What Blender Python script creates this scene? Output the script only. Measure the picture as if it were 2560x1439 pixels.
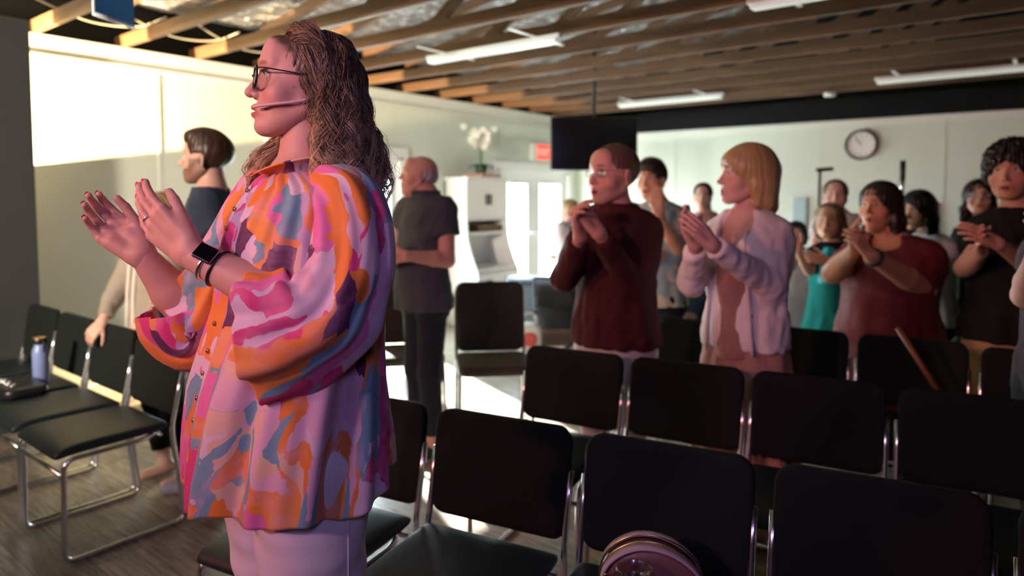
import bpy, bmesh, math, random
import numpy as np
from mathutils import Vector, Matrix
random.seed(7)
rng = np.random.default_rng(11)
scene = bpy.context.scene
COL = scene.collection
for _o in list(bpy.data.objects):
    bpy.data.objects.remove(_o)

# ------------------------------------------------------------------ camera
FPX = 1707.0                      # focal length in pixels of the 2560 wide frame (24 mm)
CYP = 586.0                       # row of the optical axis (the photo is a lower crop of its frame)
TH = math.atan(96 / FPX)          # pitch down
CH = 1.5                          # camera height
HD = math.radians(38.06)          # camera heading, turned left of the room's y axis
FW = np.array([-math.sin(HD), math.cos(HD)])
RT = np.array([math.cos(HD), math.sin(HD)])
cam_d = bpy.data.cameras.new('camera')
cam = bpy.data.objects.new('camera', cam_d)
COL.objects.link(cam)
cam_d.sensor_width = 36.0
cam_d.lens = FPX / 2560 * 36
cam_d.shift_y = -(719.5 - CYP) / 2560
cam_d.clip_start = 0.02
cam_d.clip_end = 200
cam.location = (0, 0, CH)
cam.rotation_euler = (math.pi / 2 - TH, 0, HD)
cam_d.dof.use_dof = True
cam_d.dof.focus_distance = 1.43
cam_d.dof.aperture_fstop = 2.0
scene.camera = cam

def at(px, py, D):
    """the place in the room seen at a photo position, D metres ahead"""
    a = (px - 1280) / FPX; b = (CYP - py) / FPX
    y = math.cos(TH) + b * math.sin(TH); z = -math.sin(TH) + b * math.cos(TH)
    t = D / y
    p = FW * D + RT * a * t
    return np.array([p[0], p[1], CH + z * t])
def onfloor(px, py, z0=0.0):
    a = (px - 1280) / FPX; b = (CYP - py) / FPX
    y = math.cos(TH) + b * math.sin(TH); z = -math.sin(TH) + b * math.cos(TH); t = (z0 - CH) / z
    p = FW * y * t + RT * a * t
    return np.array([p[0], p[1], z0])
def cw(X, D, z=0.0):
    p = FW * D + RT * X
    return np.array([p[0], p[1], z])
def cdir(X, D, z=0.0):
    p = FW * D + RT * X
    v = np.array([p[0], p[1], z], float)
    return v / np.linalg.norm(v)
def ang(deg):
    """heading: 180 faces picture left, 270 faces the camera"""
    return cdir(math.cos(math.radians(deg)), math.sin(math.radians(deg)))

# ------------------------------------------------------------------ world and light
world = bpy.data.worlds.new('world'); scene.world = world
world.use_nodes = True
bgn = world.node_tree.nodes['Background']
bgn.inputs[0].default_value = (0.78, 0.93, 1.0, 1)
bgn.inputs[1].default_value = 42.0
scene.view_settings.view_transform = 'Standard'
scene.view_settings.look = 'None'
scene.view_settings.gamma = 1
scene.view_settings.use_curve_mapping = False
scene.view_settings.exposure = 0.0
def light(name, kind, loc, energy, color, target=None, size=0.3, size_y=None, spot=60, blend=0.5, portal=False):
    d = bpy.data.lights.new(name, kind)
    d.energy = energy; d.color = color
    if kind == 'AREA':
        d.size = size
        if size_y: d.shape = 'RECTANGLE'; d.size_y = size_y
        if portal: d.cycles.is_portal = True
    elif kind == 'SUN': d.angle = math.radians(size)
    else: d.shadow_soft_size = size
    if kind == 'SPOT': d.spot_size = math.radians(spot); d.spot_blend = blend
    o = bpy.data.objects.new(name, d); COL.objects.link(o)
    o.location = loc
    if target is not None:
        o.rotation_euler = (Vector(target) - Vector(loc)).to_track_quat('-Z', 'Y').to_euler()
    return o
WX = -5.54      # left wall
WY = 8.68       # back wall
# the stage lights, behind the camera on the stage side
light('stage_light_pink', 'SPOT', cw(-1.9, -0.9, 2.35), 118, (1.0, 0.50, 0.68), at(760, 600, 1.5), 0.12, spot=62, blend=0.8)
light('stage_light_red', 'SPOT', cw(-4.2, 0.2, 2.35), 260, (1.0, 0.30, 0.20), cw(0.6, 3.2, 1.35), 0.12, spot=60, blend=0.8)
light('stage_light_violet', 'SPOT', cw(0.2, -1.3, 2.5), 60, (0.52, 0.40, 1.0), cw(-0.9, 1.9, 1.0), 0.30, spot=80, blend=0.8)
light('stage_light_rose', 'SPOT', cw(-2.4, -0.3, 2.4), 150, (1.0, 0.56, 0.52), cw(0.9, 3.0, 1.3), 0.12, spot=40, blend=0.9)
# the warm wall washer behind the dark panel
light('wall_washer', 'SPOT', (WX + 0.31, 0.7, 1.556), 3200, (1.0, 0.72, 0.38), (WX + 0.05, 2.4, 2.2), 0.012, spot=150, blend=0.3)
light('fill_light_amber', 'SPOT', (-2.3, -3.0, 2.4), 2000, (1.0, 0.84, 0.66), (-5.3, 2.5, 1.25), 0.25, spot=50, blend=0.9)  # added unseen fill spot that brightens the lower left wall
light('stage_screen', 'SPOT', (-2.6, -3.6, 2.45), 1800, (0.84, 1.0, 0.90), (-4.6, 7.5, 4.35), 0.25, spot=36, blend=0.7)
# the sun through the glazed doors
light('sun', 'SUN', (-12, 3, 8), 150.0, (1.0, 0.97, 0.92), (-12 + 1.0, 3 - 0.42, 8 - 0.46), 1.0)

# ------------------------------------------------------------------ materials
def nt(m):
    m.use_nodes = True
    return m.node_tree.nodes, m.node_tree.links
def mat(name, color, rough=0.6, metal=0.0, bump=0.0, bscale=200, var=0.0, vscale=6, spec=0.5, emit=None, estr=0, sheen=0.0, sss=0.0, coat=0.0, trans=0.0, attr=None, stretch=None):
    m = bpy.data.materials.new(name); N, L = nt(m)
    b = N['Principled BSDF']
    b.inputs['Base Color'].default_value = (*color, 1)
    b.inputs['Roughness'].default_value = rough
    b.inputs['Metallic'].default_value = metal
    b.inputs['Specular IOR Level'].default_value = spec
    b.inputs['Sheen Weight'].default_value = sheen
    b.inputs['Coat Weight'].default_value = coat
    b.inputs['Transmission Weight'].default_value = trans
    if sss:
        b.inputs['Subsurface Weight'].default_value = sss
        b.inputs['Subsurface Radius'].default_value = (1.0, 0.35, 0.2)
        b.inputs['Subsurface Scale'].default_value = 0.006
    if emit: b.inputs['Emission Color'].default_value = (*emit, 1); b.inputs['Emission Strength'].default_value = estr
    tc = N.new('ShaderNodeTexCoord'); co = tc.outputs['Object']
    if stretch:
        mp = N.new('ShaderNodeMapping'); mp.inputs['Scale'].default_value = stretch
        L.new(co, mp.inputs[0]); co = mp.outputs[0]
    src = None
    if attr:
        a = N.new('ShaderNodeAttribute'); a.attribute_name = 'tint'; src = a.outputs['Color']
        L.new(src, b.inputs['Base Color'])
    if var:
        n = N.new('ShaderNodeTexNoise'); n.inputs['Scale'].default_value = vscale; n.inputs['Detail'].default_value = 4
        L.new(co, n.inputs['Vector'])
        r = N.new('ShaderNodeMapRange'); r.inputs[3].default_value = 1 - var; r.inputs[4].default_value = 1 + var
        r.inputs[1].default_value = 0.3; r.inputs[2].default_value = 0.7
        L.new(n.outputs[0], r.inputs[0])
        mx = N.new('ShaderNodeMix'); mx.data_type = 'RGBA'; mx.blend_type = 'MULTIPLY'; mx.inputs[0].default_value = 1
        if src: L.new(src, mx.inputs[6])
        else: mx.inputs[6].default_value = (*color, 1)
        cb = N.new('ShaderNodeCombineColor'); [L.new(r.outputs[0], cb.inputs[i]) for i in range(3)]
        L.new(cb.outputs[0], mx.inputs[7]); L.new(mx.outputs[2], b.inputs['Base Color'])
    if bump:
        n2 = N.new('ShaderNodeTexNoise'); n2.inputs['Scale'].default_value = bscale; n2.inputs['Detail'].default_value = 3
        L.new(co, n2.inputs['Vector'])
        bp = N.new('ShaderNodeBump'); bp.inputs['Strength'].default_value = bump; bp.inputs['Distance'].default_value = 0.01
        L.new(n2.outputs[0], bp.inputs['Height']); L.new(bp.outputs[0], b.inputs['Normal'])
    return m
def floor_mat():
    m = bpy.data.materials.new('wood_look_vinyl'); N, L = nt(m); b = N['Principled BSDF']
    tc = N.new('ShaderNodeTexCoord')
    mp = N.new('ShaderNodeMapping'); mp.inputs['Rotation'].default_value = (0, 0, 0.0)
    L.new(tc.outputs['Object'], mp.inputs[0])
    br = N.new('ShaderNodeTexBrick'); br.inputs['Scale'].default_value = 1.0
    br.inputs['Brick Width'].default_value = 1.2; br.inputs['Row Height'].default_value = 0.18
    br.inputs['Mortar Size'].default_value = 0.002
    br.inputs['Color1'].default_value = (0.36, 0.31, 0.25, 1); br.inputs['Color2'].default_value = (0.25, 0.21, 0.17, 1)
    br.inputs['Mortar'].default_value = (0.06, 0.05, 0.04, 1)
    L.new(mp.outputs[0], br.inputs['Vector'])
    m2 = N.new('ShaderNodeMapping'); m2.inputs['Scale'].default_value = (1.3, 16, 1)
    L.new(tc.outputs['Object'], m2.inputs[0])
    n = N.new('ShaderNodeTexNoise'); n.inputs['Scale'].default_value = 2.2; n.inputs['Detail'].default_value = 8; n.inputs['Distortion'].default_value = 2.2
    L.new(m2.outputs[0], n.inputs['Vector'])
    r = N.new('ShaderNodeValToRGB'); r.color_ramp.elements[0].position = 0.35; r.color_ramp.elements[0].color = (0.45, 0.43, 0.42, 1)
    r.color_ramp.elements[1].position = 0.65; r.color_ramp.elements[1].color = (1.15, 1.1, 1.05, 1)
    L.new(n.outputs[0], r.inputs[0])
    mx = N.new('ShaderNodeMix'); mx.data_type = 'RGBA'; mx.blend_type = 'MULTIPLY'; mx.inputs[0].default_value = 1
    L.new(br.outputs[0], mx.inputs[6]); L.new(r.outputs[0], mx.inputs[7]); L.new(mx.outputs[2], b.inputs['Base Color'])
    b.inputs['Roughness'].default_value = 0.32
    bp = N.new('ShaderNodeBump'); bp.inputs['Strength'].default_value = 0.15; bp.inputs['Distance'].default_value = 0.004
    L.new(n.outputs[0], bp.inputs['Height']); L.new(bp.outputs[0], b.inputs['Normal'])
    return m
def wood_mat(name, c1, c2, sc=(1.5, 20, 20)):
    m = bpy.data.materials.new(name); N, L = nt(m); b = N['Principled BSDF']
    tc = N.new('ShaderNodeTexCoord'); mp = N.new('ShaderNodeMapping'); mp.inputs['Scale'].default_value = sc
    L.new(tc.outputs['Object'], mp.inputs[0])
    n = N.new('ShaderNodeTexNoise'); n.inputs['Scale'].default_value = 1.6; n.inputs['Detail'].default_value = 6; n.inputs['Distortion'].default_value = 1
    L.new(mp.outputs[0], n.inputs['Vector'])
    r = N.new('ShaderNodeValToRGB'); r.color_ramp.elements[0].position = 0.3; r.color_ramp.elements[0].color = (*c1, 1)
    r.color_ramp.elements[1].position = 0.7; r.color_ramp.elements[1].color = (*c2, 1)
    L.new(n.outputs[0], r.inputs[0]); L.new(r.outputs[0], b.inputs['Base Color'])
    b.inputs['Roughness'].default_value = 0.65
    return m
def foil_mat():
    m = bpy.data.materials.new('silver_foil'); N, L = nt(m); b = N['Principled BSDF']
    b.inputs['Base Color'].default_value = (0.86, 0.92, 0.98, 1); b.inputs['Metallic'].default_value = 0.9; b.inputs['Roughness'].default_value = 0.22
    tc = N.new('ShaderNodeTexCoord')
    w = N.new('ShaderNodeTexNoise'); w.inputs['Scale'].default_value = 3.0; w.inputs['Detail'].default_value = 7; w.inputs['Distortion'].default_value = 2.0
    mp = N.new('ShaderNodeMapping'); mp.inputs['Scale'].default_value = (3.2, 1.0, 1)
    L.new(tc.outputs['Object'], mp.inputs[0]); L.new(mp.outputs[0], w.inputs['Vector'])
    bp = N.new('ShaderNodeBump'); bp.inputs['Strength'].default_value = 1.0; bp.inputs['Distance'].default_value = 0.12
    L.new(w.outputs[0], bp.inputs['Height']); L.new(bp.outputs[0], b.inputs['Normal'])
    return m
def glass_mat(name, tint=(0.95, 0.98, 0.98), gloss=0.12, rough=0.02):
    m = bpy.data.materials.new(name); N, L = nt(m); N.remove(N['Principled BSDF'])
    t = N.new('ShaderNodeBsdfTransparent'); t.inputs[0].default_value = (*tint, 1)
    g = N.new('ShaderNodeBsdfGlossy'); g.inputs['Roughness'].default_value = rough
    fr = N.new('ShaderNodeLayerWeight'); fr.inputs[0].default_value = 0.15
    ad = N.new('ShaderNodeMath'); ad.operation = 'MULTIPLY_ADD'; ad.inputs[1].default_value = 0.5; ad.inputs[2].default_value = gloss; ad.use_clamp = True
    L.new(fr.outputs['Facing'], ad.inputs[0])
    mx = N.new('ShaderNodeMixShader'); L.new(ad.outputs[0], mx.inputs[0]); L.new(t.outputs[0], mx.inputs[1]); L.new(g.outputs[0], mx.inputs[2])
    L.new(mx.outputs[0], N['Material Output'].inputs[0])
    return m
M = {}
M['wall'] = mat('painted_wall', (0.63, 0.68, 0.60), 0.55, bump=0.05, bscale=300, var=0.03, vscale=1.5)
M['wall_warm'] = M['wall']
M['trim'] = mat('white_trim_paint', (0.72, 0.74, 0.68), 0.4)
M['white'] = mat('white_paint', (0.78, 0.80, 0.80), 0.35)
M['dark_wall'] = mat('charcoal_curtain', (0.035, 0.036, 0.038), 0.9, bump=0.1, bscale=60)
M['black_paint_and_shade'] = mat('black_paint_and_shade', (0.0035, 0.0035, 0.004), 0.8, spec=0.15)
M['foil'] = foil_mat()
M['joist'] = wood_mat('joist_lumber', (0.070, 0.035, 0.017), (0.145, 0.072, 0.034), (1.2, 14, 14))
M['floor'] = floor_mat()
M['chrome'] = mat('chrome', (0.80, 0.81, 0.84), 0.22, 1.0)
M['fabric'] = mat('black_fabric', (0.0065, 0.009, 0.0085), 0.85, bump=0.25, bscale=500, spec=0.25)
M['seatfab'] = mat('black_vinyl', (0.009, 0.015, 0.018), 0.5, bump=0.15, bscale=300, spec=0.4)
M['brownfab'] = mat('brown_fabric', (0.032, 0.022, 0.014), 0.8, bump=0.25, bscale=400)
M['blackmetal'] = mat('black_metal', (0.012, 0.012, 0.013), 0.4, 0.3)
M['glass'] = glass_mat('door_glass', gloss=0.02)
M['cyl_white'] = mat('lamp_tube', (0.8, 0.84, 0.82), 0.3, emit=(0.85, 1.0, 0.95), estr=0.25)
M['screen'] = mat('screen_glass', (0.004, 0.004, 0.005), 0.15)
M['plastic_black'] = mat('black_plastic', (0.01, 0.01, 0.011), 0.35)

# ------------------------------------------------------------------ mesh helpers
def mesh_obj(name, V, F, m, parent=None, smooth=True, tint=None):
    me = bpy.data.meshes.new(name)
    V = np.asarray(V, np.float32).reshape(-1, 3)
    if parent is not None:
        V = V - np.array(parent_origin(parent), np.float32)
    if isinstance(F, np.ndarray) and F.ndim == 2:
        n, k = F.shape
        me.vertices.add(len(V)); me.vertices.foreach_set('co', V.ravel())
        me.loops.add(n * k); me.loops.foreach_set('vertex_index', F.astype(np.int32).ravel())
        me.polygons.add(n); me.polygons.foreach_set('loop_start', np.arange(0, n * k, k, dtype=np.int32))
        me.update(calc_edges=True)
    else:
        me.from_pydata([tuple(map(float, v)) for v in V], [], [tuple(map(int, f)) for f in F]); me.update()
    if smooth: me.polygons.foreach_set('use_smooth', np.ones(len(me.polygons), bool))
    if tint is not None:
        a = me.color_attributes.new('tint', 'FLOAT_COLOR', 'POINT')
        c = np.ones((len(V), 4), np.float32); c[:, :3] = tint
        a.data.foreach_set('color', c.ravel())
    me.materials.append(m)
    o = bpy.data.objects.new(name, me); COL.objects.link(o)
    if parent is not None: o.parent = parent
    return o
def parent_origin(p):
    x = np.zeros(3)
    while p is not None:
        x = x + np.array(p.location); p = p.parent
    return x
def thing(name, label, cat, loc=(0, 0, 0), group=None, rot=0):
    o = bpy.data.objects.new(name, None); COL.objects.link(o); o.empty_display_size = 0.1
    o.location = [float(v) for v in loc]; o.rotation_euler = (0, 0, rot)
    tag(o, label, cat, group); return o
def tag(o, label, cat, group=None, kind=None):
    o['label'] = label; o['category'] = cat
    if group: o['group'] = group
    if kind: o['kind'] = kind
    return o
def struct(o): o['kind'] = 'structure'; return o
class MB:
    """collects shapes, links them as one mesh (vertices in room space, or local when no parent offset)"""
    def __init__(s): s.V = []; s.F = []
    def add(s, V, F):
        n = len(s.V); s.V += [tuple(v) for v in V]; s.F += [tuple(i + n for i in f) for f in F]; return s
    def box(s, c, size, rz=0, R=None):
        h = np.array(size) / 2.0
        v = np.array([[x, y, z] for x in (-1, 1) for y in (-1, 1) for z in (-1, 1)]) * h
        if rz: k = np.array([[math.cos(rz), -math.sin(rz), 0], [math.sin(rz), math.cos(rz), 0], [0, 0, 1]]); v = v @ k.T
        if R is not None: v = v @ np.array(R).T
        v = v + np.array(c)
        return s.add(v, [(0, 1, 3, 2), (4, 6, 7, 5), (0, 4, 5, 1), (2, 3, 7, 6), (0, 2, 6, 4), (1, 5, 7, 3)])
    def box2(s, a, b):
        a = np.array(a, float); b = np.array(b, float); return s.box((a + b) / 2, np.abs(b - a))
    def tube(s, pts, r, n=10, closed=False, rfun=None, flat=1.0):
        P = [np.array(p, float) for p in pts]; m = len(P); V = []; prev = None
        for i, p in enumerate(P):
            if closed: t = P[(i + 1) % m] - P[i - 1]
            else: t = P[min(i + 1, m - 1)] - P[max(i - 1, 0)]
            t = t / (np.linalg.norm(t) + 1e-9)
            if prev is None:
                u = np.cross(t, (0, 0, 1) if abs(t[2]) < 0.9 else (1, 0, 0))
            else: u = prev - t * np.dot(prev, t)
            u = u / (np.linalg.norm(u) + 1e-9); prev = u; w = np.cross(t, u)
            rr = rfun(i / (m - 1)) * r if rfun else r
            for k in range(n):
                a = 2 * math.pi * k / n
                V.append(p + u * math.cos(a) * rr + w * math.sin(a) * rr * flat)
        F = []
        for i in range(m if closed else m - 1):
            for k in range(n):
                a = i * n + k; b = i * n + (k + 1) % n; j = ((i + 1) % m) * n
                F.append((a, b, j + (k + 1) % n, j + k))
        if not closed: F.append(tuple(range(n))[::-1]); F.append(tuple(range((m - 1) * n, m * n)))
        return s.add(V, F)
    def lathe(s, prof, c=(0, 0, 0), n=24, axis=None):
        V = []; F = []; m = len(prof)
        for r, z in prof:
            for k in range(n):
                a = 2 * math.pi * k / n; V.append((r * math.cos(a), r * math.sin(a), z))
        V = np.array(V)
        if axis is not None:
            q = Vector((0, 0, 1)).rotation_difference(Vector(axis)).to_matrix(); V = V @ np.array(q).T
        V = V + np.array(c)
        for i in range(m - 1):
            for k in range(n):
                F.append((i * n + k, i * n + (k + 1) % n, (i + 1) * n + (k + 1) % n, (i + 1) * n + k))
        F.append(tuple(range(n))[::-1]); F.append(tuple(range((m - 1) * n, m * n)))
        return s.add(V, F)
    def prism(s, poly, ax, lo, hi):
        """poly: 2-D outline in the two other axes, extruded along axis ax from lo to hi"""
        def mk(p, t):
            q = [0, 0, 0]; o = [i for i in range(3) if i != ax]; q[o[0]] = p[0]; q[o[1]] = p[1]; q[ax] = t; return q
        n = len(poly); V = [mk(p, lo) for p in poly] + [mk(p, hi) for p in poly]
        F = [(i, (i + 1) % n, n + (i + 1) % n, n + i) for i in range(n)] + [tuple(range(n))[::-1], tuple(range(n, 2 * n))]
        return s.add(V, F)
    def build(s, name, m, parent=None, smooth=False, bevel=0, seg=2, subsurf=0):
        o = mesh_obj(name, s.V, s.F, m, parent, smooth)
        bm = bmesh.new(); bm.from_mesh(o.data); bmesh.ops.recalc_face_normals(bm, faces=bm.faces); bm.to_mesh(o.data); bm.free()
        if bevel:
            md = o.modifiers.new('bevel', 'BEVEL'); md.width = bevel; md.segments = seg; md.limit_method = 'ANGLE'
        if subsurf:
            md = o.modifiers.new('sub', 'SUBSURF'); md.levels = subsurf; md.render_levels = subsurf
        if smooth or bevel:
            o.data.polygons.foreach_set('use_smooth', np.ones(len(o.data.polygons), bool))
            if bevel or smooth == 'auto':
                md = o.modifiers.new('wn', 'WEIGHTED_NORMAL') if bevel else None
        return o
def bez(pts, n=6):
    """Catmull-Rom through points"""
    P = [np.array(p, float) for p in pts]; P = [2 * P[0] - P[1]] + P + [2 * P[-1] - P[-2]]; out = []
    for i in range(1, len(P) - 2):
        for k in range(n):
            t = k / n; a, b, c, d = P[i - 1], P[i], P[i + 1], P[i + 2]
            out.append(0.5 * ((2 * b) + (-a + c) * t + (2 * a - 5 * b + 4 * c - d) * t * t + (-a + 3 * b - 3 * c + d) * t ** 3))
    out.append(P[-2]); return out
def fillet(pts, r, n=5):
    """polyline with rounded corners"""
    P = [np.array(p, float) for p in pts]; out = [P[0]]
    for i in range(1, len(P) - 1):
        a = P[i - 1] - P[i]; b = P[i + 1] - P[i]; la, lb = np.linalg.norm(a), np.linalg.norm(b)
        rr = min(r, la * .45, lb * .45); p0 = P[i] + a / la * rr; p1 = P[i] + b / lb * rr
        for k in range(n + 1):
            t = k / n; out.append((1 - t) ** 2 * p0 + 2 * t * (1 - t) * P[i] + t * t * p1)
    out.append(P[-1]); return out
# ------------------------------------------------------------------ the room
RX, RY0 = 5.5, -4.5
WT = 2.62           # height of the walls at the joists
struct(MB().box2((WX - 0.2, RY0 - 0.2, -0.06), (RX + 0.2, WY + 0.2, 0.0)).build('floor', M['floor']))
# left wall with two openings for the glazed doors
D1 = (3.97, 5.14, 1.93); D2 = (6.75, 8.45, 1.86)
w = MB(); xa, xb = WX - 0.14, WX
w.box2((xa, RY0, 0), (xb, D1[0] - 0.42, WT)).box2((xa, D1[0] - 0.42, D1[2]), (xb, D1[1], WT)).box2((xa, D1[1], 0), (xb, D2[0], WT))
w.box2((xa, D2[0], D2[2]), (xb, D2[1], WT)).box2((xa, D2[1], 0), (xb, WY + 0.14, WT))
struct(w.build('wall_left', M['wall']))
struct(MB().box2((WX - 0.14, WY, 0), (RX, WY + 0.14, WT)).build('wall_back', M['wall']))
struct(MB().box2((RX, RY0, 0), (RX + 0.14, WY + 0.14, WT)).build('wall_right', M['dark_wall']))
struct(MB().box2((WX - 0.14, RY0 - 0.14, 0), (RX + 0.14, RY0, WT)).build('wall_front', M['dark_wall']))
struct(MB().box2((WX - .2, RY0, WT - .0), (WX - .14, WY, 3.1)).build('wall_left_eave', M['black_paint_and_shade']))
struct(MB().box2((RX + .14, RY0, WT), (RX + .2, WY, 3.1)).build('wall_right_eave', M['black_paint_and_shade']))
# ceiling: foil under the pitched roof, right half coloured black to stand in for shade
struct(MB().prism([(WX - 0.3, 2.96), (-1.0, 3.78), (-1.0, 3.98), (WX - 0.3, 3.2)], 1, RY0 - 0.3, WY + 0.3).build('ceiling', M['foil']))
struct(MB().prism([(-1.0, 3.78), (0.0, 3.95), (RX + 0.3, 2.96), (RX + 0.3, 3.2), (0.0, 4.15), (-1.0, 3.98)], 1, RY0 - 0.3, WY + 0.3).build('ceiling_shade_half', M['black_paint_and_shade']))
g = MB().prism([(WX - 0.2, WT), (WX - 0.2, 3.05), (0, 4.02), (RX + 0.2, 3.05), (RX + 0.2, WT)], 1, WY + 0.0, WY + 0.14)
struct(g.build('wall_gable', M['black_paint_and_shade']))
g = MB().prism([(WX - 0.2, WT), (WX - 0.2, 3.05), (0, 4.02), (RX + 0.2, 3.05), (RX + 0.2, WT)], 1, RY0 - 0.14, RY0)
struct(g.build('wall_front_gable', M['black_paint_and_shade']))
# crown boards along the top of the walls
struct(MB().box2((WX, RY0, WT - 0.16), (WX + 0.022, WY, WT)).box2((WX, RY0, WT - 0.16), (WX + 0.035, WY, WT - 0.135)).build('trim_1', M['trim'], bevel=0.003))
struct(MB().box2((WX + .02, WY - 0.02, 2.3), (RX, WY, 2.38)).build('trim_2', M['trim'], bevel=0.003))
struct(MB().box2((WX + .02, WY - 0.12, 2.38), (RX, WY, WT)).build('trim_3', M['black_paint_and_shade']))
# joints of the wall panels
j = MB(); j.box2((WX, 2.54, 0), (WX + 0.006, 2.565, WT - .16)); j.box2((WX, 0.2, 0), (WX + 0.006, 0.225, WT - .16))
struct(j.build('trim_4', M['trim']))
j = MB(); [j.box2((x, WY - 0.005, 0), (x + 0.02, WY, 2.3)) for x in (-4.0, -2.15, -0.9, 0.4)]
struct(j.build('trim_5', M['wall']))
struct(MB().box2((WX, RY0, 0), (WX + 0.015, D1[0] - 0.5, 0.1)).box2((WX, D1[1] + .06, 0), (WX + 0.015, D2[0] - .06, 0.1)).build('baseboard_left', M['trim'], bevel=0.003))
struct(MB().box2((WX, WY - 0.015, 0), (RX, WY, 0.1)).build('baseboard_back', M['trim'], bevel=0.003))

# ---- glazed doors in the left wall
def glazed_door(name, y0, y1, ztop, leaves, glass):
    fr = MB()
    fr.box2((WX - .14, y0, 0), (WX + .02, y0 + .05, ztop)); fr.box2((WX - .14, y1 - .05, 0), (WX + .02, y1, ztop)); fr.box2((WX - .14, y0, ztop - .05), (WX + .02, y1, ztop))
    fr.box2((WX, y0 - .07, 0), (WX + .025, y0 + .01, ztop + .07)); fr.box2((WX, y1 - .01, 0), (WX + .025, y1 + .07, ztop + .07)); fr.box2((WX, y0 - .07, ztop - .01), (WX + .03, y1 + .07, ztop + .09))
    root = struct(fr.build(name, M['white'], bevel=0.004))
    n = len(leaves)
    for i, (a, b) in enumerate(leaves):
        ga, gb, gz0, gz1 = a + glass[0], b - glass[0], glass[1], glass[2]
        x0, x1 = WX - .075, WX - .03
        lf = MB(); lf.box2((x0, a, .02), (x1, ga, ztop - .05)).box2((x0, gb, .02), (x1, b, ztop - .05)).box2((x0, ga, .02), (x1, gb, gz0)).box2((x0, ga, gz1), (x1, gb, ztop - .05))
        l = lf.build('door_leaf', M['white'], root, bevel=0.004)
        MB().box2((WX - .056, ga, gz0), (WX - .050, gb, gz1)).build('glass_pane', M['glass'], l)
        gr = MB(); gr.box2((WX - .062, ga, gz1 - .13), (WX - .044, gb, gz1 - .105)).build('glazing_bar', M['white'], l)
        hy = b - .05 if i == 0 else a + .05
        MB().tube([(x1, hy, 1.0), (x1 + .05, hy, 1.0), (x1 + .055, hy + (-.1 if i == 0 else .1), 1.0)], .009, 8).build('door_handle', M['chrome'], l, smooth=True)
    return root
glazed_door('door_1', D1[0] - .42, D1[1], D1[2], [(D1[0] - .37, 4.345), (4.345, D1[1] - .05)], (.1, .12, 1.66))
glazed_door('door_2', D2[0], D2[1], D2[2], [(D2[0] + .05, 7.6), (7.6, D2[1] - .05)], (.15, .26, 1.66))
# pale paving outside
struct(MB().box2((-30, -15, -0.3), (WX - .14, 25, -0.02)).build('ground_outside', mat('concrete', (0.7, 0.7, 0.68), 0.8)))

# ---- the dark panel on the left, with the wall washer behind it
MB().box2((WX + .38, RY0 + .2, 0), (WX + .42, 1.575, 2.61)).build('stage_panel', M['dark_wall'], bevel=0.004)
tag(bpy.data.objects['stage_panel'], 'tall charcoal panel along the left edge beside the glowing wall', 'panel')
sh = thing('wall_light', 'lamp housing with a flat shield behind the charcoal panel by the lit wall', 'lamp', (WX + .62, .9, 0))
MB().box2((WX + .015, 1.30, 1.0), (WX + .37, 1.306, 1.652)).build('shield', M['blackmetal'], sh)
MB().box2((WX + .335, .62, 1.40), (WX + .365, .78, 1.70)).build('housing', M['blackmetal'], sh, bevel=.004)
MB().tube([(WX + .35, .7, 0.0), (WX + .35, .7, 1.42)], .014, 10).build('stand', M['blackmetal'], sh, smooth=True)
MB().tube([(WX + .3, 1.28, 0.0), (WX + .3, 1.295, 1.1)], .012, 10).build('stand', M['blackmetal'], sh, smooth=True)

# ---- roof trusses: a bottom chord and webs each
JS = [1.735 + .573 * k for k in range(-2, 13)]
ORD = ['nearest, overhead', 'second', 'third', 'fourth', 'fifth', 'sixth', 'seventh', 'eighth', 'ninth', 'tenth', 'eleventh', 'twelfth', 'thirteenth', 'fourteenth', 'farthest']
for i, y in enumerate(JS):
    if y > WY - .15 or y < RY0 + .1: continue
    lab = 'timber roof truss crossing the room, %s counting towards the clock wall' % ORD[i]
    t = thing('roof_truss', lab, 'roof truss', (0, y, WT), 'timber trusses under the foil ceiling')
    MB().box2((WX - .1, y - .019, WT + .001), (RX, y + .019, WT + .09)).build('bottom_chord', M['joist'], t, bevel=.002)
    zt = lambda x: 3.92 - (3.95 - 2.96) / 5.84 * abs(x)
    for s_ in (-1, 1):
        MB().prism([(s_ * 5.5, zt(5.5) - .10), (0, zt(0) - .10), (0, zt(0) - .01), (s_ * 5.5, zt(5.5) - .01)], 1, y - .019, y + .019).build('top_chord', M['joist'], t)
    wm = []
    xs = [(-3.4, -2.2), (-1.5, -2.2), (-1.5, 0), (1.5, 0), (1.5, 2.2), (3.2, 2.2), (3.2, 3.9)]
    if y > .5:
        for (xb_, xt_) in xs:
            a = np.array([xb_, y + .0, WT + .05]); b = np.array([xt_, y, zt(xt_) - .05]); d = b - a; L = np.linalg.norm(d); d /= L
            n_ = np.array([-d[2], 0, d[0]])
            R_ = np.array([d, [0, 1, 0], n_]).T
            wm.append(MB().box((a + b) / 2, (L, .036, .085), R=R_).build('web', M['joist'], t))
# wires slung between the trusses near the wall
for k, (ya, yb) in enumerate([(1.74, 2.31), (2.31, 2.88), (2.88, 3.45)]):
    x_ = WX + .28
    o = MB().tube(bez([(x_ + .25, ya - .3, 2.78), (x_ + .1, ya + .03, 2.722), (x_, (ya + yb) / 2, 2.705), (x_ + .05, yb - .03, 2.722), (x_ + .2, yb + .1, 2.79)], 8), .006, 8).build('cable', mat('cable_sheath', (.45, .42, .36), .5), smooth=True)
    tag(o, ['pale cable sagging between trusses nearest the dark panel', 'pale cable sagging between the second and third trusses above the bright wall', 'pale cable sagging over the wall just behind the curly-haired woman'][k], 'cable')
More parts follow.
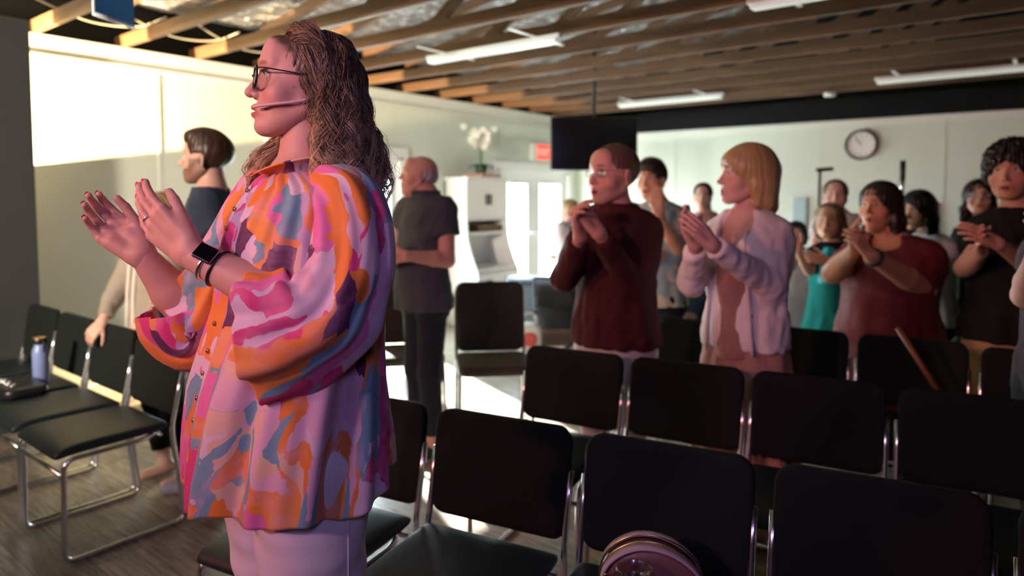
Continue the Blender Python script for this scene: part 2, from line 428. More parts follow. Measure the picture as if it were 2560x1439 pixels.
# strip lights
lamps = [(-3.96, -2.68, 3.97, 'short strip light above and right of the curly-haired woman'), (-4.09, -2.8, 7.29, 'strip light over the man in the maroon sweater'),
         (-1.33, -.05, 7.29, 'dim strip light at the right, above the wall clock'), (-1.39, -.1, 3.97, 'strip light at the very top of the picture')]
for (x0, x1, y, lab) in lamps:
    t = thing('strip_light', 'white ' + lab, 'ceiling light', ((x0 + x1) / 2, y, WT), 'white strip lights under the trusses')
    MB().box2((x0, y - .03, WT - .028), (x1, y + .03, WT)).build('housing', M['white'], t, bevel=.004)
    for xm in (x0 + .2, x1 - .2): MB().box2((xm - .015, y - .32, WT - .004), (xm + .015, y + .32, WT + .001)).build('mounting_bar', M['white'], t)
    MB().box2((x0 + .02, y - .042, WT - .062), (x1 - .02, y + .042, WT - .029)).build('diffuser', M['cyl_white'], t, bevel=.014, seg=4)
sd = MB().lathe([(.055, 0), (.065, .012), (.06, .035), (.05, .04)], (-1.90, 8.038, WT - .038), 24).build('smoke_detector', M['white'], smooth=True)
tag(sd, 'small round smoke detector on the dark ceiling above the clock', 'smoke detector')
# blue banner at the top left
t = thing('hanging_banner', 'blue banner with a pale edge hanging at the top left corner', 'banner', at(268, 10, 3.0))
bw = at(232, 34, 3.0); be = at(330, 8, 3.25)
dx = be - bw; dx[2] = 0
V = [bw + [0, 0, .0], bw + dx, bw + dx + [0, 0, .5], bw + [0, 0, .5]]
nn = np.cross(dx, (0, 0, 1)); nn = nn / np.linalg.norm(nn) * .01
M['blue'] = mat('blue_vinyl', (0.02, 0.22, 0.62), 0.5, emit=(0.02, .3, .9), estr=0.0)
MB().add([v for v in V] + [v + nn for v in V], [(0, 1, 2, 3), (7, 6, 5, 4), (0, 4, 5, 1), (1, 5, 6, 2), (2, 6, 7, 3), (3, 7, 4, 0)]).build('cloth', M['blue'], t)
MB().tube([bw + nn / 2, bw + dx + nn / 2], .009, 8).build('hem_bar', M['white'], t, smooth=True)
MB().tube([bw + nn / 2, bw + nn / 2 + [0, 0, .5]], .006, 8).build('side_edge', M['white'], t, smooth=True)

# ---- exit sign on the left wall
EX = .40
t = thing('exit_sign', 'red lit exit sign high on the wall above the glazed double door', 'sign', (WX, 8.3 - EX, 2.0))
MB().box2((WX, 7.86 - EX, 1.985), (WX + .05, 8.28 - EX, 2.22)).build('housing', M['trim'], t, bevel=.006)
M['red'] = mat('red_sign', (0.8, 0.05, 0.04), 0.4, emit=(1.0, 0.09, 0.07), estr=0.75)
MB().box2((WX + .0501, 7.96 - EX, 2.0), (WX + .056, 8.265 - EX, 2.205)).build('face', M['red'], t)
cu = bpy.data.curves.new('EXIT', 'FONT'); cu.body = 'EXIT'; cu.size = .13; cu.extrude = .001; cu.align_x = 'CENTER'; cu.align_y = 'CENTER'
tmp = bpy.data.objects.new('tmp', cu); COL.objects.link(tmp)
dg = bpy.context.evaluated_depsgraph_get(); me = bpy.data.meshes.new_from_object(tmp.evaluated_get(dg)); bpy.data.objects.remove(tmp)
lt = bpy.data.objects.new('lettering', me); me.materials.clear(); me.materials.append(mat('sign_letters', (1, .75, .7), .4, emit=(1, .25, .2), estr=1.0))
COL.objects.link(lt); lt.parent = t; lt.location = (.0585, 8.112 - 8.3, .102); lt.rotation_euler = (math.pi / 2, 0, math.pi / 2)

# ---- television hung from the trusses
tv0 = at(1376, 425, 7.0); tv1 = at(1592, 427, 7.0)
tc_ = (tv0 + tv1) / 2; tw = np.linalg.norm(tv1[:2] - tv0[:2])
t = thing('television', 'black television hanging from the ceiling near the exit sign', 'television', (tc_[0], tc_[1], tc_[2]))
MB().box((tc_[0], tc_[1], tc_[2] + .27), (tw, .05, .54), rz=HD).build('casing', M['plastic_black'], t, bevel=.008)
c2 = tc_ + np.array([*(-FW * .027), .27])
MB().box(c2, (tw - .03, .004, .51), rz=HD).build('screen', M['screen'], t)
MB().tube([(tc_[0], tc_[1], tc_[2] + .5), (tc_[0], tc_[1], 2.96 + (tc_[0] + 5.84) * .1695)], .02, 10).build('ceiling_pole', M['blackmetal'], t, smooth=True)

# ---- wall clock and things on the back wall
t = thing('wall_clock', 'round wall clock with a dark rim on the pale back wall', 'clock', (-1.70, WY, 2.085))
MB().lathe([(.165, 0), (.175, .02), (.172, .045), (.15, .05), (.146, .03), (.146, .02)], (-1.70, WY, 2.085), 40, axis=(0, -1, 0)).build('rim', mat('dark_rim', (.03, .03, .04), .3), t, smooth=True)
MB().lathe([(.147, .018), (.147, .028)], (-1.70, WY, 2.085), 40, axis=(0, -1, 0)).build('dial', M['white'], t)
h = MB()
for k in range(12):
    a = k * math.pi / 6; h.box((-1.70 + .12 * math.sin(a), WY - .030, 2.085 + .12 * math.cos(a)), (.006, .003, .02), R=np.array([[math.cos(a), 0, math.sin(a)], [0, 1, 0], [-math.sin(a), 0, math.cos(a)]]))
h.build('hour_marks', M['blackmetal'], t)
MB().tube([(-1.70, WY - .034, 2.085), (-1.745, WY - .034, 2.15)], .005, 6).build('hour_hand', M['blackmetal'], t)
MB().tube([(-1.70, WY - .036, 2.085), (-1.76, WY - .036, 2.18)], .0035, 6).build('minute_hand', M['blackmetal'], t)
def mic_stand(D, px, ytop, ybase, lab):
    b = at(px, ytop, D); t = thing('microphone_stand', lab, 'microphone stand', (b[0], b[1], 0))
    MB().tube([(b[0], b[1], .03), (b[0], b[1], b[2])], .012, 8).build('pole', M['blackmetal'], t, smooth=True)
    for k in range(3):
        a = k * 2.094 + .3; MB().tube([(b[0], b[1], .16), (b[0] + .3 * math.cos(a), b[1] + .3 * math.sin(a), .012)], .01, 8).build('leg', M['blackmetal'], t, smooth=True)
    MB().box((b[0], b[1], b[2] * .78), (.06, .06, .07), rz=HD).build('clamp', M['blackmetal'], t, bevel=.01)
    return t, b
t, b = mic_stand(6.0, 2050, 425, 0, 'thin black stand with a short boom in front of the back wall, below the clock')
MB().tube([b - [*(RT * .03), .0], b + [*(RT * .11), .01]], .018, 10).build('boom', M['blackmetal'], t, smooth=True)
t, b = mic_stand(6.0, 2256, 450, 0, 'upright black and silver stand right of the clock, behind the woman in the maroon dress')
MB().tube([b + [0, 0, .0], b + [0, 0, .17]], .024, 10).build('microphone', M['blackmetal'], t, smooth=True)
MB().tube([b + [0, 0, -.12], b + [0, 0, 0]], .02, 10).build('silver_collar', M['chrome'], t, smooth=True)
c = np.array([-2.35, WY - .02, 1.27])
tag(MB().box(c, (.16, .03, .42)).build('wall_box', mat('grey_blue_plastic', (.33, .44, .48), .5), bevel=.008), 'small grey-blue box low on the back wall beside the blonde woman', 'wall box')
tag(MB().box((-1.02, WY - .02, 1.22), (.2, .03, .42)).build('poster', mat('blue_poster', (.06, .2, .34), .5), bevel=.003), 'dark blue poster low on the back wall behind the people at the right', 'poster')
# white counter below the poster
t = thing('white_counter', 'white counter cabinet against the back wall behind the people', 'cabinet', (-.85, WY - .4, 0))
MB().box2((-1.3, WY - .55, .08), (-.35, WY - .02, .93)).build('body', M['white'], t, bevel=.004)
MB().box2((-1.33, WY - .58, .93), (-.32, WY - .02, .97)).build('worktop', M['white'], t, bevel=.004)
for x0 in (-1.28, -.82):
    d = MB().box2((x0, WY - .57, .12), (x0 + .44, WY - .551, .9)).build('door', M['white'], t, bevel=.003)
    MB().box2((x0 + .2, WY - .585, .78), (x0 + .24, WY - .571, .84)).build('handle', M['chrome'], d)

# ---- white hutch between the doors
t = thing('white_hutch', 'white hutch cabinet with open shelf between the two glazed doors', 'cabinet', (WX + .25, 6.1, 0))
y0, y1 = 5.795, 6.55
prof = [(WX + .01, 0), (WX + .52, 0), (WX + .52, .62), (WX + .50, .66), (WX + .46, .74), (WX + .40, .88), (WX + .36, 1.02), (WX + .345, 1.2), (WX + .345, 1.69), (WX + .01, 1.69)]
MB().prism(prof, 1, y0, y0 + .03).build('side_panel', M['white'], t, bevel=.002)
MB().prism(prof, 1, y1 - .03, y1).build('side_panel', M['white'], t, bevel=.002)
MB().box2((WX + .01, y0, 0), (WX + .03, y1, 1.69)).build('back_panel', M['white'], t)
MB().box2((WX + .01, y0 - .02, 1.69), (WX + .38, y1 + .02, 1.72)).build('top', M['white'], t, bevel=.004)
MB().box2((WX + .03, y0 + .03, 1.22), (WX + .34, y1 - .03, 1.25)).build('shelf', M['white'], t)
MB().box2((WX + .03, y0 + .03, 1.05), (WX + .34, y1 - .03, 1.08)).build('shelf', M['white'], t)
MB().box2((WX + .03, y0 + .03, .64), (WX + .5, y1 - .03, .67)).build('counter', M['white'], t)
MB().box2((WX + .03, y0 + .03, .06), (WX + .49, y1 - .03, .63)).build('base', M['white'], t)
ym = (y0 + y1) / 2
for a, b in ((y0 + .03, ym - .002), (ym + .002, y1 - .03)):
    d = MB().box2((WX + .326, a, 1.255), (WX + .346, b, 1.685)).build('door', M['white'], t, bevel=.003)
    hy = b - .03 if b < ym + .1 else a + .03
    MB().box2((WX + .347, hy - .006, 1.4), (WX + .37, hy + .006, 1.52)).build('handle', M['blackmetal'], d)
    d = MB().box2((WX + .49, a, .08), (WX + .51, b, .6)).build('drawer_front', M['white'], t, bevel=.003)
    MB().box2((WX + .511, (a + b) / 2 - .05, .52), (WX + .53, (a + b) / 2 + .05, .532)).build('handle', M['blackmetal'], d)
o = MB().box2((WX + .08, y0 + .3, 1.081), (WX + .3, y1 - .06, 1.16)).build('paper_tray', mat('brown_card', (.14, .09, .05), .7), bevel=.01)
tag(o, 'dark brown tray of papers on the open shelf of the white hutch', 'tray')
o = MB().box2((WX + .06, 6.04, 1.72), (WX + .36, 6.40, 1.765)).build('box', mat('pink_card', (.5, .28, .24), .7), bevel=.004)
tag(o, 'flat pinkish box on top of the white hutch under the orchid', 'box')
# orchid
pc = np.array([WX + .2, 6.22, 1.765])
t = thing('potted_orchid', 'white orchid in a pot on top of the white hutch', 'plant', pc)
MB().lathe([(.04, 0), (.065, .01), (.075, .1), (.07, .1), (.06, .09)], pc, 20).build('pot', mat('green_pot', (.04, .08, .04), .4), t, smooth=True)
lv = MB(); st = MB(); fl_ = MB()
for k in range(7):
    a = k * .9; d = np.array([math.cos(a), math.sin(a), 0]); s_ = np.array([-d[1], d[0], 0])
    P = [pc + [0, 0, .1] + d * t_ * .16 + np.array([0, 0, .09 * t_ - .12 * t_ * t_]) for t_ in np.linspace(0, 1, 6)]
    W = [.01, .03, .036, .034, .024, .003]
    V = []; 
    for p, w_ in zip(P, W): V += [p - s_ * w_, p + [0, 0, -.004], p + s_ * w_]
    lv.add(V, [(i * 3 + q, i * 3 + q + 1, i * 3 + q + 4, i * 3 + q + 3) for i in range(5) for q in (0, 1)])
M['petal'] = mat('orchid_petal', (.85, .82, .76), .5); M['petal2'] = mat('orchid_centre', (.75, .6, .3), .5)
def flower(c, n, s):
    fl_ = MB()
    n = n / np.linalg.norm(n); u = np.cross(n, (0, 0, 1)); u /= np.linalg.norm(u); v = np.cross(u, n)
    for k in range(5):
        a = k * 2 * math.pi / 5 + .3; d = u * math.cos(a) + v * math.sin(a); e = np.cross(n, d)
        V = [c, c + d * .5 * s + e * .42 * s + n * .1 * s, c + d * s + n * .02 * s, c + d * .5 * s - e * .42 * s + n * .1 * s]
        fl_.add(V, [(0, 1, 2, 3)])
    o = fl_.build('flower', M['petal'], t); md = o.modifiers.new('s', 'SOLIDIFY'); md.thickness = .002
    MB().lathe([(.002, 0), (.006, .003), (.007, .009), (.002, .012)], c, 8, axis=n).build('flower_centre', M['petal2'], o)
for k in range(6):
    a = k * 1.05 + .2; r = .10 + .05 * random.random(); hgt = .36 + .12 * random.random()
    P = bez([pc + [0, 0, .08], pc + [.1 * r * math.cos(a), .3 * r * math.sin(a), .28], pc + [.5 * r * math.cos(a), 1.0 * r * math.sin(a), hgt], pc + [.9 * r * math.cos(a), 1.5 * r * math.sin(a), hgt + .02]], 6)
    st.tube(P, .004, 6)
    for q in range(9):
        p = P[-1 - q if q < 8 else -8] + np.array([random.uniform(-.04, .07), random.uniform(-.08, .08), random.uniform(-.09, .10)])
        flower(p, np.array([.8, -.6 + random.uniform(-.5, .5), random.uniform(-.3, .4)]), random.uniform(.034, .05))
lo = lv.build('leaves', mat('orchid_leaf', (.03, .10, .03), .4), t, smooth=True); md = lo.modifiers.new('s', 'SOLIDIFY'); md.thickness = .003
st.build('stems', mat('orchid_stem', (.10, .16, .05), .5), t, smooth=True)
# ------------------------------------------------------------------ chairs
def rounded_panel(w, h, t, r=.05, curve=.018, n=7, nx=14):
    """a cushion: rounded rectangle in x,z with thickness in y and a slight curve"""
    out = []
    for cx, cz, a0 in ((w / 2 - r, h / 2 - r, 0), (-w / 2 + r, h / 2 - r, 90), (-w / 2 + r, -h / 2 + r, 180), (w / 2 - r, -h / 2 + r, 270)):
        for k in range(n):
            a = math.radians(a0 + 90 * k / (n - 1)); out.append((cx + r * math.cos(a), cz + r * math.sin(a)))
    out = np.array(out); V = []; F = []
    lay = [(-t / 2, .90), (-t / 2 * .92, .97), (-t / 4, 1.0), (t / 4, 1.0), (t / 2 * .92, .97), (t / 2, .90)]
    N_ = len(out)
    def ring(y, s, k=1.0):
        sx = k * (1 - (1 - s) * .2 / (w / 2)); sz = k * (1 - (1 - s) * .2 / (h / 2))
        return [(p[0] * sx, y, p[1] * sz) for p in out]
    for k in (.0, .35, .7): V += ring(-t / 2 * 1.06, .9, max(k, .001))
    for y, s in lay: V += ring(y, s)
    for k in (.7, .35, .0): V += ring(t / 2 * 1.06, .9, max(k, .001))
    m = len(V) // N_
    for i in range(m - 1):
        for k in range(N_):
            F.append((i * N_ + k, i * N_ + (k + 1) % N_, (i + 1) * N_ + (k + 1) % N_, (i + 1) * N_ + k))
    V = np.array(V); V[:, 1] += curve * (1 - (V[:, 0] / (w / 2)) ** 2)
    return V, F
BACK_TILT = math.radians(-9)
def make_sled_chair():
    t = thing('sled_chair', 'x', 'chair', (0, 0, 0))
    zb = .68
    V, F = rounded_panel(.462, .325, .036)
    c_, s_ = math.cos(BACK_TILT), math.sin(BACK_TILT)
    V = V @ np.array([[1, 0, 0], [0, c_, -s_], [0, s_, c_]]).T + np.array([0, .245, .66])
    MB().add(V, F).build('backrest', M['fabric'], t, smooth=True)
    # seat: waterfall front
    prof = [(.19, .445), (.20, .462), (.19, .485), (.10, .487), (-.05, .488), (-.17, .490), (-.235, .482), (-.262, .462), (-.268, .440), (-.255, .432), (-.22, .440), (-.05, .444)]
    xs = [-.222, -.218, -.20, -.1, 0, .1, .20, .218, .222]; ins = [.55, .88, 1, 1, 1, 1, 1, .88, .55]
    V = []; F = []; n = len(prof); cy, cz = -.03, .462
    for x, k in zip(xs, ins):
        for (y, z) in prof: V.append((x, cy + (y - cy) * (1 - (1 - k) * .07), cz + (z - cz) * k))
    for i in range(len(xs) - 1):
        for k in range(n): F.append((i * n + k, i * n + (k + 1) % n, (i + 1) * n + (k + 1) % n, (i + 1) * n + k))
    F += [tuple(range(n)), tuple(range((len(xs) - 1) * n, len(xs) * n))[::-1]]
    MB().add(V, F).build('seat', M['seatfab'], t, smooth=True, subsurf=1)
    for sx in (-1, 1):
        x = sx * .231
        pts = [(x - sx * .05, .16, .436), (x, .08, .434), (x, -.235, .434), (x, -.245, .011), (x, .25, .011), (x, .197, .455), (x, .222, .56), (x, .252, .70)]
        MB().tube(fillet(pts, .05, 6), .0105, 10).build('side_frame', M['chrome'], t, smooth=True)
    MB().tube([(-.231, -.243, .375), (.231, -.243, .375)], .009, 10).build('crossbar', M['chrome'], t, smooth=True)
    MB().tube([(-.231, .15, .433), (.231, .15, .433)], .008, 8).build('rear_crossbar', M['chrome'], t, smooth=True)
    return t
def dup(root, loc, rot, label, group):
    r = root.copy(); COL.objects.link(r); r.location = loc; r.rotation_euler = (0, 0, rot); r['label'] = label
    if group: r['group'] = group
    for ch in list(root.children):
        c = ch.copy(); COL.objects.link(c); c.parent = r
        for g_ in ch.children:
            d = g_.copy(); COL.objects.link(d); d.parent = c
    return r
proto = make_sled_chair(); used = [False]
def place_chair(x, y, deg, label, group):
    """x, y: middle of the back's top edge"""
    a = math.radians(deg); ox, oy = -.27 * -math.sin(a), -.27 * math.cos(a)
    loc = (x + ox, y + oy, 0)
    if not used[0]:
        used[0] = True; proto.location = loc; proto.rotation_euler = (0, 0, a); proto['label'] = label; proto['group'] = group; return proto
    return dup(proto, loc, a, label, group)
GR = ['chairs of the short row by the wall', 'chairs of the nearest row', 'chairs of the second row', 'chairs of the third row', 'chairs of the fourth row']
for k, lab in enumerate(['black chair with chrome frame, near end of the short row by the wall', 'black chair under the hands of the person in the cardigan',
                         'black chair behind the blue bottle by the wall', 'farthest black chair of the short row, against the charcoal panel']):
    place_chair(-3.32 - .51 * k, 1.515, 0, lab, GR[0])
for k, lab in enumerate(['black chair with chrome frame half hidden behind the curly-haired woman', 'black chair right of the curly-haired woman, nearest row, back fully in view',
                         'large black chair holding the pink bag and clear cup', 'largest black chair at the lower right corner', 'black chair cut off by the right edge, nearest row']):
    place_chair(-1.30 + (k - 1) * .500, 1.615 + (k - 1) * .100, 11.7, lab, GR[1])
for (x, y, a, lab) in [(-1.63, 2.53, 10, 'black chair in front of the white trousers of the maroon sweater man'), (-1.145, 2.625, 10, 'black chair in front of the blonde woman, second row'),
                       (-.66, 2.71, 10, 'black second-row chair just right of the blonde woman'), (-.17, 2.80, 10, 'dark chair of the second row at the right edge of the picture')]:
    place_chair(x, y, a, lab, GR[2])
for (x, y, a, lab) in [(-1.48, 3.58, 9, 'black chair seen between the maroon sweater man and the blonde woman'), (-.985, 3.67, 9, 'black chair of the third row just right of the blonde woman'),
                       (-.49, 3.74, 9, 'black chair with the wooden cane, in front of the maroon dress'), (.015, 3.77, 9, 'black chair in front of the dark haired boy in black')]:
    place_chair(x, y, a, lab, GR[3])
kp = cw(1.285, 4.9); place_chair(kp[0] + .02, kp[1] + .18, 0, 'dark chair under the seated child in navy, behind the blonde woman', None)
# the brown padded stacking chairs
def make_stack_chair():
    t = thing('stacking_chair', 'x', 'chair')
    V, F = rounded_panel(.46, .46, .045, r=.06, curve=.02)
    a = math.radians(-10); c_, s_ = math.cos(a), math.sin(a)
    V = V @ np.array([[1, 0, 0], [0, c_, -s_], [0, s_, c_]]).T + np.array([0, .23, .70])
    MB().add(V, F).build('backrest', M['brownfab'], t, smooth=True)
    V, F = rounded_panel(.46, .44, .06, r=.07, curve=.0); V = V[:, [0, 2, 1]]; V = V + np.array([0, -.02, .44])
    MB().add(V, F).build('seat', M['brownfab'], t, smooth=True)
    for sx in (-1, 1):
        x = sx * .225
        MB().tube(fillet([(x, .285, .86), (x, .21, .45), (x, .27, 0)], .08), .011, 8).build('rear_leg', M['blackmetal'], t, smooth=True)
        MB().tube(fillet([(x, .20, .41), (x * .97, -.19, .41), (x, -.24, 0)], .06), .011, 8).build('front_leg', M['blackmetal'], t, smooth=True)
    return t
pc_ = make_stack_chair()
pc_.location = (*cw(-.12, 4.30)[:2], 0); pc_.rotation_euler = (0, 0, HD + .12); pc_['label'] = 'brown padded chair with a tall back right of the grey-shirted man'; pc_['group'] = 'brown padded stacking chairs'
dup(pc_, (*cw(-.70, 4.55)[:2], 0), HD + .2, 'brown padded chair left of the grey-shirted man, mostly hidden', 'brown padded stacking chairs')

# ---- things on the chairs
def bottle():
    b = at(105, 1000, 3.62); b[2] = .49; t = thing('water_bottle', 'blue-grey metal water bottle with black lid on a chair by the wall', 'bottle', b)
    MB().lathe([(.034, 0), (.038, .004), (.038, .17), (.034, .195), (.027, .21), (.026, .225)], b, 28).build('body', mat('blue_bottle', (.20, .25, .48), .35), t, smooth=True)
    MB().lathe([(.03, .222), (.032, .225), (.032, .252), (.028, .256)], b, 24).build('lid', M['plastic_black'], t, smooth=True)
    MB().lathe([(.0325, .249), (.0325, .2565), (.02, .258)], b, 24).build('lid_ring', mat('copper', (.5, .28, .15), .3, .8), t, smooth=True)
    MB().tube(bez([b + [.03, 0, .24], b + [.055, 0, .235], b + [.058, 0, .20], b + [.04, 0, .185]], 5), .004, 8).build('carry_loop', M['plastic_black'], t, smooth=True)
bottle()
b = at(50, 1003, 3.45); b[2] = .49
t = thing('handbag', 'small dark bag with shiny beads on the chair beside the blue bottle', 'bag', b)
V, F = rounded_panel(.26, .2, .05, r=.05, curve=0); V = V[:, [0, 2, 1]] + b + [0, 0, .027]
MB().add(V, F).build('body', M['plastic_black'], t, smooth=True)
for k in range(9):
    bb = mesh_obj('bead', *(lambda m: (m.V, m.F))(MB().lathe([(.002, -.009), (.008, -.005), (.010, 0), (.008, .005), (.002, .009)], b + [-.1 + .022 * k, -.05 + .012 * math.sin(k * 2), .062], 10)), M['chrome'], t)
# pink round bag and clear cup on the near chair
bc = cw(.335, 1.605); bc[2] = .49
M['bagleather'] = mat('rose_leather', (.19, .085, .08), .45, bump=.1, bscale=250)
M['bagpink'] = mat('pale_pink_leather', (.50, .36, .42), .5)
M['gold'] = mat('gold', (.75, .55, .2), .25, 1.0)
t = thing('round_bag', 'pink round-topped shoulder bag with gold zip on a near chair', 'bag', bc)
rx = RT; 
def bagp(u, v, z, q=0): return np.array([*(bc[:2] + (RT * math.cos(q) + FW * math.sin(q)) * u + (FW * math.cos(q) - RT * math.sin(q)) * v), bc[2] + z])
out = [(-.105, .005), (.105, .005), (.125, .04), (.12, .09), (.10, .13), (.06, .162), (.01, .178), (-.04, .175), (-.085, .15), (-.112, .11), (-.12, .05)]
def bagbody(sx, v0, v1, q, inset):
    P = bez([(x * sx, z, 0) for x, z in out] + [(out[0][0] * sx, out[0][1], 0)], 4)[:-1]
    V = []; n = len(P)
    for v, s in ((v0, .9), (v0 + inset, 1), (v1 - inset, 1), (v1, .9)):
        V += [bagp(p[0] * s, v, .005 + (p[1] - .005) * (s if s < 1 else 1), q) for p in P]
    F = [(i * n + k, i * n + (k + 1) % n, (i + 1) * n + (k + 1) % n, (i + 1) * n + k) for i in range(3) for k in range(n)]
    F += [tuple(range(n))[::-1], tuple(range(3 * n, 4 * n))]
    return MB().add(V, F)
QB = -.15
bagbody(.97, -.05, .03, QB, .008).build('body', M['bagleather'], t, smooth=True)
P_ = bez([(x, z, 0) for x, z in out[2:]], 4)
def strip(v0, v1, ds, nm, m, r=None):
    V = []; n = len(P_)
    for p in P_: V += [bagp(p[0] * (1 + ds), v0, .0 + p[1] * (1 + ds), QB), bagp(p[0] * (1 + ds), v1, p[1] * (1 + ds), QB)]
    o = MB().add(V, [(2 * i, 2 * i + 1, 2 * i + 3, 2 * i + 2) for i in range(n - 1)]).build(nm, m, t, smooth=True)
    md = o.modifiers.new('s', 'SOLIDIFY'); md.thickness = .004; return o
strip(-.055, -.02, .035, 'front_band', M['bagpink']); strip(.012, .035, .045, 'rear_band', M['bagpink']); strip(-.02, .012, -.012, 'gusset', mat('dark_gusset', (.05, .03, .025), .6))
MB().tube([bagp(p[0] * 1.035, -.018, p[1] * 1.035, QB) for p in P_], .0022, 6).build('zip', M['gold'], t, smooth=True)
MB().tube([bagp(p[0] * 1.045, .012, p[1] * 1.045, QB) for p in P_], .0022, 6).build('zip', M['gold'], t, smooth=True)
for k in range(5):
    c = bagp(-.105 + .006 * k, -.056 - .002 * k, .11 - .014 * k, QB)
    pts = [c + np.array([.007 * math.cos(a) * RT[0], .007 * math.cos(a) * RT[1], .010 * math.sin(a)]) for a in np.linspace(0, 2 * math.pi, 12, endpoint=False)]
    MB().tube(pts, .0015, 6, closed=True).build('chain_link', M['gold'], t, smooth=True)
cc = cw(.276, 1.49); cc[2] = .49
KC = 1.2
t = thing('plastic_cup', 'clear plastic cup with a domed lid in front of the pink bag', 'cup', cc)
M['clear'] = glass_mat('clear_plastic', (.86, .86, .86), .10, .12)
MB().lathe([(r * KC, z * KC) for r, z in [(.028, 0), (.030, .002), (.040, .112), (.042, .115)]], cc, 32).build('body', M['clear'], t, smooth=True)
MB().lathe([(r * KC, z * KC) for r, z in [(.026, .003), (.034, .075), (.0, .076)]], cc, 28).build('drink', mat('milky_drink', (.55, .45, .46), .3), t, smooth=True)
MB().lathe([(r * KC, z * KC) for r, z in [(.0445, .112), (.046, .116), (.0445, .122), (.038, .128), (.034, .146), (.033, .148), (.030, .146), (.029, .130), (.012, .128)]], cc, 32).build('lid', M['clear'], t, smooth=True)
# wooden cane leaning on the third-row chair
a_ = at(2250, 828, 3.10); b_ = at(2318, 935, 3.04); d_ = b_ - a_
o = MB().tube([a_ - d_ * .08, b_ + d_ * 1.0], .013, 12).build('wooden_cane', mat('cane_wood', (.17, .06, .02), .5), smooth=True)
tag(o, 'slim brown wooden cane slanting across a dark chair in front of the maroon dress', 'cane')
# stroller, blanket and grey bin by the doors
sc_ = cw(.40, 6.1)
t = thing('stroller', 'dark stroller with spoked wheels in the bright light by the doors', 'stroller', sc_)
def sp(u, v, z): return np.array([*(sc_[:2] + RT * u + FW * v), z])
for (u, v) in ((-.22, -.2), (.16, -.25), (-.18, .3), (.2, .25)):
    w_ = MB().tube([sp(u + .11 * math.cos(a), v + .02 * math.cos(a), .125 + .11 * math.sin(a)) for a in np.linspace(0, 2 * math.pi, 20, endpoint=False)], .014, 8, closed=True)
    w_.tube([sp(u, v - .015, .125), sp(u, v + .015, .125)], .03, 10)
    for k in range(5):
        a = k * 1.257; w_.tube([sp(u, v, .125), sp(u + .1 * math.cos(a), v + .018 * math.cos(a), .125 + .1 * math.sin(a))], .005, 6)
    w_.build('wheel', M['plastic_black'], t, smooth=True)
for s_ in (-.19, .19):
    MB().tube(bez([sp(s_ - .03, -.22, .13), sp(s_, 0, .35), sp(s_, .25, .55), sp(s_, .36, .72)], 5), .012, 8).build('frame_tube', M['blackmetal'], t, smooth=True)
    MB().tube(bez([sp(s_, .3, .13), sp(s_, .12, .4), sp(s_, -.1, .52)], 5), .012, 8).build('frame_tube', M['blackmetal'], t, smooth=True)
MB().tube([sp(-.19, .36, .72), sp(.19, .36, .72)], .016, 10).build('push_bar', M['plastic_black'], t, smooth=True)
V, F = rounded_panel(.36, .5, .07, curve=-.03); a = .55; c_, s2 = math.cos(a), math.sin(a)
V = V @ np.array([[1, 0, 0], [0, c_, s2], [0, -s2, c_]]).T
MB().add([sp(p[0], p[1] + .08, p[2] * .8 + .42) for p in V], F).build('seat', mat('stroller_fabric', (.02, .02, .025), .8), t, smooth=True)
V, F = rounded_panel(.34, .16, .22, r=.06, curve=0)
MB().add([sp(p[0], p[1] + .02, p[2] + .24) for p in V], F).build('basket', mat('basket_fabric', (.12, .08, .06), .8), t, smooth=True)
c0 = []
V = []
for i in range(9):
    a = math.pi * i / 8
    for k in range(9):
        u = -.18 + .36 * k / 8; V.append(sp(u, .22 - .24 * math.cos(a) * .8, .50 + .18 * math.sin(a)))
o = MB().add(V, [(i * 9 + k, i * 9 + k + 1, (i + 1) * 9 + k + 1, (i + 1) * 9 + k) for i in range(8) for k in range(8)]).build('canopy', mat('stroller_canopy', (.015, .015, .02), .8), t, smooth=True)
md = o.modifiers.new('s', 'SOLIDIFY'); md.thickness = .006
gb = cw(.27, 7.2)
t = thing('grey_bin', 'grey-blue storage bin in front of the glazed double door', 'bin', gb)
V, F = rounded_panel(.62, .60, .42, r=.04, curve=0)
q = lambda p, dz: np.array([*(gb[:2] + RT * p[0] + FW * p[1]), p[2] + dz])
M['greybin'] = mat('grey_bin_plastic', (.20, .24, .30), .5)
MB().add([q(p, .30) for p in V], F).build('body', M['greybin'], t, smooth=True)
V, F = rounded_panel(.66, .05, .46, r=.02, curve=0)
MB().add([q(p, .62) for p in V], F).build('lid', M['greybin'], t, smooth=True)
bl = cw(.15, 5.75)
t = thing('diaper_bag', 'white and red bag on the bright floor beside the stroller', 'bag', bl)
V, F = rounded_panel(.20, .42, .16, r=.08, curve=0)
MB().add([np.array([*(bl[:2] + RT * p[0] + FW * p[1]), p[2] + .215]) for p in V], F).build('body', mat('white_canvas', (.7, .68, .68), .7, var=.1), t, smooth=True)
V, F = rounded_panel(.12, .12, .02, r=.05, curve=0)
MB().add([np.array([*(bl[:2] + RT * p[0] + FW * (p[1] - .085)), p[2] + .30]) for p in V], F).build('red_patch', mat('red_canvas', (.55, .08, .08), .7), t, smooth=True)
MB().tube(bez([np.array([*(bl[:2] + RT * u), z]) for u, z in ((-.06, .42), (-.04, .5), (.04, .5), (.06, .42))], 6), .008, 8).build('strap', mat('strap', (.6, .55, .55), .7), t, smooth=True)
o = MB()
V, F = rounded_panel(.12, .05, .18, r=.02, curve=0)
bx = cw(.63, 3.85)
tag(MB().add([np.array([*(bx[:2] + RT * p[0] + FW * p[1]), p[2] + .026]) for p in V * np.array([1.6, 1, 1])], F).build('blue_pouch', mat('blue_cloth', (.02, .28, .5), .6), smooth=True), 'small bright blue pouch on the floor under the second row of chairs', 'pouch')
